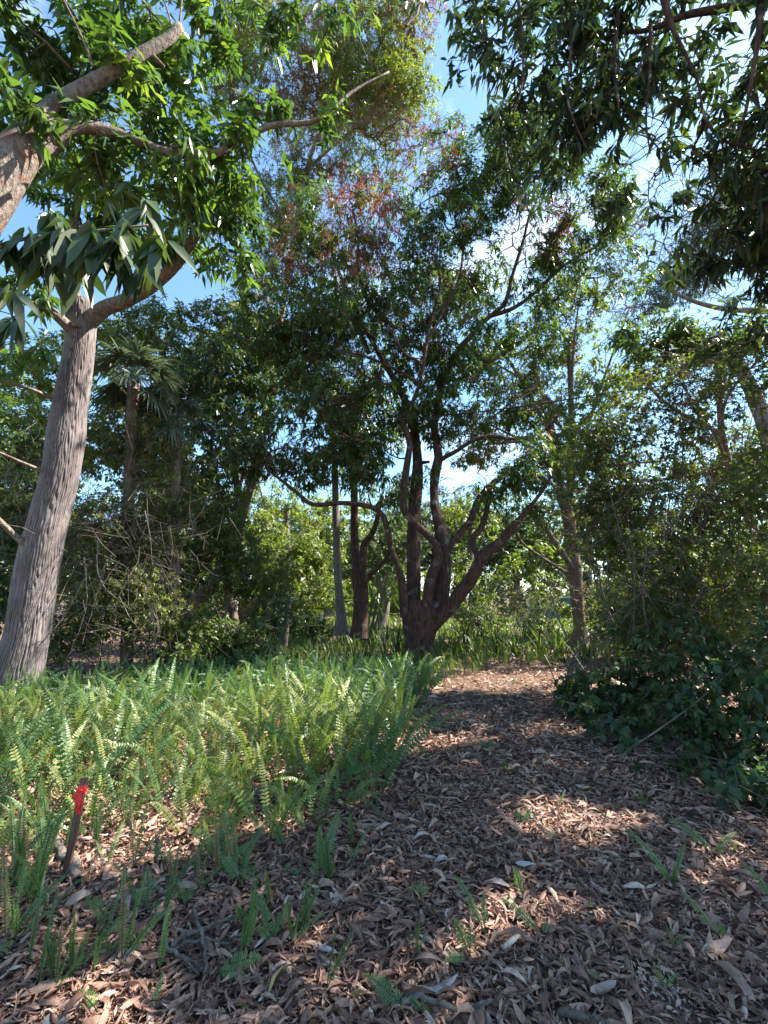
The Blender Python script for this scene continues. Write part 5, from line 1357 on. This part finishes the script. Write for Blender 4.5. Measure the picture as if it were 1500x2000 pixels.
hy = 44.0; hx = at(690, 1150, hy)[0]; og = (hx, hy, 0)
root = thing("brick_house", "distant brick house with orange tiled roof between the trunks", "house", og)
mb = MB(); box(mb, (hx, hy, 1.15), (9, 6, 2.3)); mb.build("wall", brick, root, og, smooth=False)
mb = MB()
V = np.array([(-5, -3.5, 2.3), (5, -3.5, 2.3), (5, 3.5, 2.3), (-5, 3.5, 2.3), (-2.5, 0, 3.9), (2.5, 0, 3.9), (-5, -3.5, 2.15), (5, -3.5, 2.15), (5, 3.5, 2.15), (-5, 3.5, 2.15)], float) + [hx, hy, 0]
mb.add(V, [np.array([(0, 1, 5, 4), (2, 3, 4, 5), (6, 7, 1, 0), (7, 8, 2, 1), (8, 9, 3, 2), (9, 6, 0, 3)]), np.array([(1, 2, 5), (3, 0, 4)])]); mb.build("roof", tile, root, og, smooth=False)
for dx in (-2.8, 0, 2.8):
    f = MB(); box(f, (hx + dx, hy - 3.03, 1.35), (1.5, .1, 1.1), None, .01); fo = f.build("window", white, root, og, smooth=False)
    g = MB(); box(g, (hx + dx, hy - 3.07, 1.35), (1.3, .06, .9)); g.build("pane", glass, fo, og, smooth=False)

ty = 20.0; tx = at(1100, 1205, ty)[0]; og = (tx, ty, 0)
root = thing("teal_fence", "teal painted board fence glimpsed behind the creeper-clad trunk", "fence", og)
for k_ in range(10):
    mb = MB(); box(mb, (tx - 1.3 + k_ * .2, ty, .93), (.19, .025, .86), None, .004); mb.build("board", teal, root, og, smooth=False)
for zz in (.65, 1.25):
    mb = MB(); box(mb, (tx - .4, ty + .035, zz), (2.1, .04, .09)); mb.build("rail", teal, root, og, smooth=False)
for xx in (-1.45, .65):
    mb = MB(); box(mb, (tx + xx, ty + .05, .6), (.1, .1, 1.3), None, .008); mb.build("post", white, root, og, smooth=False)

# =================================================================== STICKS AND DEAD VINES
def gpath(pts, h=.035):
    out = []
    for p in pts:
        q = gnd(p[0], p[1], h); q[2] = h + ground_z(q[0], q[1]) + (p[2] if len(p) > 2 else 0); out.append(q)
    return out

def stick(name, lab, cat, pts, r0, r1, mat='dry', group=None, forks=(), n=20, lump=.12):
    P = spline(pts, 44); n = 44; _q = np.random.RandomState(len(lab) * 7 + int(r0 * 1e4)); P = P + (fbm(np.arange(44)[:, None] * .35 + _q.rand(1, 3) * 40, _q.rand(1, 3) * 40 + np.zeros((44, 1)), 3) - .5) * r0 * 2.4; org = P[0].copy(); org[2] = 0
    mb = MB(); tube(mb, P, np.linspace(r0, r1, n), 8, lump * 2.2, len(lab))
    # flat broken start
    for f_ in forks:
        Q = spline(f_, 10); tube(mb, Q, np.linspace(r1 * 1.1, r1 * .5, 10), 6, lump, 4)
    o = mb.build(name, G[mat], None, org); o.location = [float(v) for v in org]
    return tag(o, lab, cat, group)

GS = "fallen sticks on the leaf litter"
stick("fallen_log", "curved whitish fallen log lying behind the flagged stake", "log", gpath([(155, 1724), (147, 1705), (138, 1688), (118, 1664), (103, 1640), (94, 1610), (90, 1590)], .04), .026, .022)
stick("fallen_stick", "longest pale stick of the twig pile lying across it", "stick", gpath([(330, 1850), (375, 1828), (420, 1808), (462, 1795)], .06), .010, .006, group=GS)
stick("fallen_stick", "lower pale stick running beside the longest one", "stick", gpath([(330, 1862), (372, 1843), (410, 1840), (450, 1850)], .05), .008, .004, group=GS)
stick("fallen_stick", "crooked grey stick bending down in front of the twig pile", "stick", gpath([(300, 1790), (322, 1792), (324, 1850), (345, 1868), (375, 1882), (398, 1898)], .05), .010, .005, group=GS, forks=[gpath([(360, 1875), (380, 1900), (388, 1908)], .05)])
stick("fallen_stick", "steep grey stick crossing the pile toward the bottom", "stick", gpath([(378, 1778), (388, 1810), (398, 1850), (402, 1880), (398, 1905)], .06), .009, .005, group=GS)
stick("fallen_stick", "thin twig slanting up from the pile to the right", "stick", gpath([(335, 1835), (358, 1800), (388, 1770)], .07), .004, .002, group=GS)
stick("fallen_stick", "thin slanting twig below the flagged stake", "stick", gpath([(30, 1835), (75, 1800), (105, 1770), (145, 1735)], .04), .006, .003, group=GS, forks=[gpath([(105, 1770), (112, 1745)], .06)])
stick("fallen_stick", "short white stick standing among ferns above the pile", "stick", [gnd(303, 1695) + [0, 0, .0], at(306, 1665, gnd(303, 1695)[1]), at(309, 1635, gnd(303, 1695)[1])], .009, .009, group=GS)
stick("fallen_stick", "short thick stick lying left of the dark twin-frond fern", "stick", gpath([(300, 1738), (318, 1745), (338, 1757)], .03), .013, .010, group=GS)
stick("fallen_stick", "lichened forked stick at the bottom rim among pale leaves", "stick", gpath([(785, 1962), (820, 1950), (850, 1962), (880, 1975), (925, 1978), (957, 1957)], .05), .011, .006, group=GS, forks=[gpath([(818, 1952), (800, 1975), (790, 1990)], .04)])
stick("fallen_stick", "brown stick lying along the bottom rim beside torn leaves", "stick", gpath([(1095, 1980), (1140, 1992), (1190, 2004)], .04), .014, .011, 'twig', GS)
stick("fallen_stick", "fine twig on the path pointing to the fern bed", "stick", gpath([(740, 1560), (755, 1548), (768, 1580)], .03), .005, .003, group=GS)
stick("fallen_stick", "long thin twig lying in the far shaded path", "stick", gpath([(900, 1405), (915, 1420), (928, 1435)], .04), .008, .004, group=GS)
stick("fallen_stick", "dark bare stick jutting from the creeper over the path", "stick", [at(1100, 1345, 7.2), at(1150, 1375, 7.0), at(1210, 1440, 6.6)], .012, .008, 'twig', GS)

rs = np.random.RandomState(44)
VN = [((170, 1000), (330, 930), 7.6), ((130, 1060), (260, 985), 7.4), ((140, 1075), (295, 1015), 7.7), ((155, 1040), (250, 1090), 7.5), ((190, 1050), (265, 1200), 7.3), ((165, 1090), (120, 1310), 7.0), ((205, 1100), (160, 1260), 7.1),
      ((110, 1150), (235, 1185), 7.2), ((280, 1140), (300, 1330), 7.2), ((270, 1260), (300, 1250), 7.1), ((70, 1270), (165, 1130), 6.4), ((230, 1010), (300, 950), 8), ((250, 1060), (240, 900), 8), ((340, 1180), (362, 1000), 9), ((310, 1170), (345, 1010), 9),
      ((0, 1110), (60, 1150), 7), ((10, 960), (40, 900), 7.4), ((255, 940), (330, 905), 8.4), ((150, 1120), (340, 1040), 7.9), ((130, 1050), (220, 1010), 7.3)]
for k_, ((x0, y0), (x1, y1), Y) in enumerate(VN):
    a = at(x0, y0, Y); b = at(x1, y1, Y + rs.uniform(-.3, .3)); a[2] = max(a[2], .02); b[2] = max(b[2], .02)
    mid = (a + b) / 2 + rs.randn(3) * .10
    stick("dead_vine", ["bare grey dead vine tangled behind the ridged trunk"][0], "vine", [a, mid, b], rs.uniform(.007, .014), .004, 'dry' if k_ % 3 else 'twig', "dead vines tangled behind the ridged trunk", forks=[[mid, mid + rs.randn(3) * .25], [mid * .5 + b * .5, mid * .5 + b * .5 + rs.randn(3) * .3]])

# dead brush: bare twigs nobody could count, caught in the thickets
mb = MB()
for (px, py, rx, ry, Y, n) in [(210, 1080, 110, 150, 7.9, 420), (300, 1000, 90, 120, 8.6, 220), (60, 1000, 60, 150, 8.2, 120), (420, 1080, 120, 130, 10.5, 240), (1300, 1080, 190, 150, 6.9, 260)]:
    for k_ in range(n):
        a = at(px + rs.randn() * rx * .6, py + rs.randn() * ry * .6, Y + rs.randn() * .5); d = nrm(rs.randn(3) * [1, .6, 1.1]); L = rs.uniform(.3, 1.1)
        a[2] = max(a[2], .1); b = a + d * L; b[2] = max(b[2], .05)
        tube(mb, [a, (a + b) / 2 + rs.randn(3) * .08 * L, b], [rs.uniform(.003, .007), .004, .002], 4, cap=False, var=rs.rand())
tag(mb.build("dead_brush", G['twig']), "tangled bare dead brush caught in the thickets", kind="stuff")

# individually visible dead leaves
LVS = [((545, 1935), .17, .038, 1.05, "long yellow-tan leaf lying upright on the litter near the bottom", (.42, .30, .12)), ((225, 1910), .19, .05, 1.3, "folded grey-white leaf in front of the leaning light fern", (.28, .27, .27)),
       ((238, 1658), .13, .045, .5, "pinkish leaf catching sun right of the stake", (.46, .27, .22)), ((860, 1950), .15, .05, .2, "large crinkled pale grey leaf behind the forked stick", (.30, .28, .26)),
       ((735, 1890), .12, .05, .05, "dark red-brown leaf above the bluish frond", (.16, .07, .05)), ((95, 1950), .20, .05, .35, "largest tan curled leaf in the bottom corner", (.27, .165, .115)),
       ((1180, 1955), .12, .07, .3, "pale broken leaf below the tiny leaflet fern", (.36, .27, .21)), ((1145, 1545), .09, .03, .1, "small yellow leaf on the shaded path", (.50, .36, .09)),
       ((1400, 1865), .22, .05, .4, "big curled brown leaf below the long slanting frond", (.30, .20, .16)), ((1430, 1930), .22, .07, 1.6, "broad upright brown leaf at the lower corner", (.34, .22, .17)),
       ((865, 1695), .10, .05, .4, "white scrap of bleached leaf in mid path", (.38, .36, .34)), ((1030, 1705), .13, .06, .1, "ash-grey bleached leaf beside the single upright frond", (.30, .29, .28)),
       ((880, 1562), .05, .03, .4, "tiny white bleached flake on the upper path", (.42, .41, .39)), ((1000, 1860), .12, .05, .6, "bleached oval leaf right of the feathery fern", (.34, .31, .28)),
       ((405, 1645), .12, .035, 1.0, "orange-brown leaf under the broad dark fern", (.38, .21, .09)), ((1270, 1600), .08, .03, .2, "small ochre leaf at the creeper mound's rim", (.36, .22, .08))]
rs = np.random.RandomState(8)
for k_, ((px, py), L_, W_, az, lab, col) in enumerate(LVS):
    b = gnd(px, py); b[2] = ground_z(b[0], b[1]) + .035
    mb = MB()
    class _R:  # fixed heading for this leaf
        pass
    litter(mb, np.random.RandomState(900 + k_), np.array([0.]), np.array([0.]), np.array([0.]), np.array([L_]), np.array([W_]), np.array([.5]))
    V = mb.v[0]; d = V[-3] - V[2]; a0 = math.atan2(d[1], d[0]); ca, sa = math.cos(az - a0), math.sin(az - a0)
    mb.v[0] = np.stack([V[:, 0] * ca - V[:, 1] * sa, V[:, 0] * sa + V[:, 1] * ca, V[:, 2]], -1)
    o = mb.build("dead_leaf", plainmat("dead_leaf_skin", col, .6, .22, 60, .2)); o.location = [float(v) for v in b]
    tag(o, lab, "leaf", "single dead leaves that stand out in the litter")
print("leaf litter etc done")
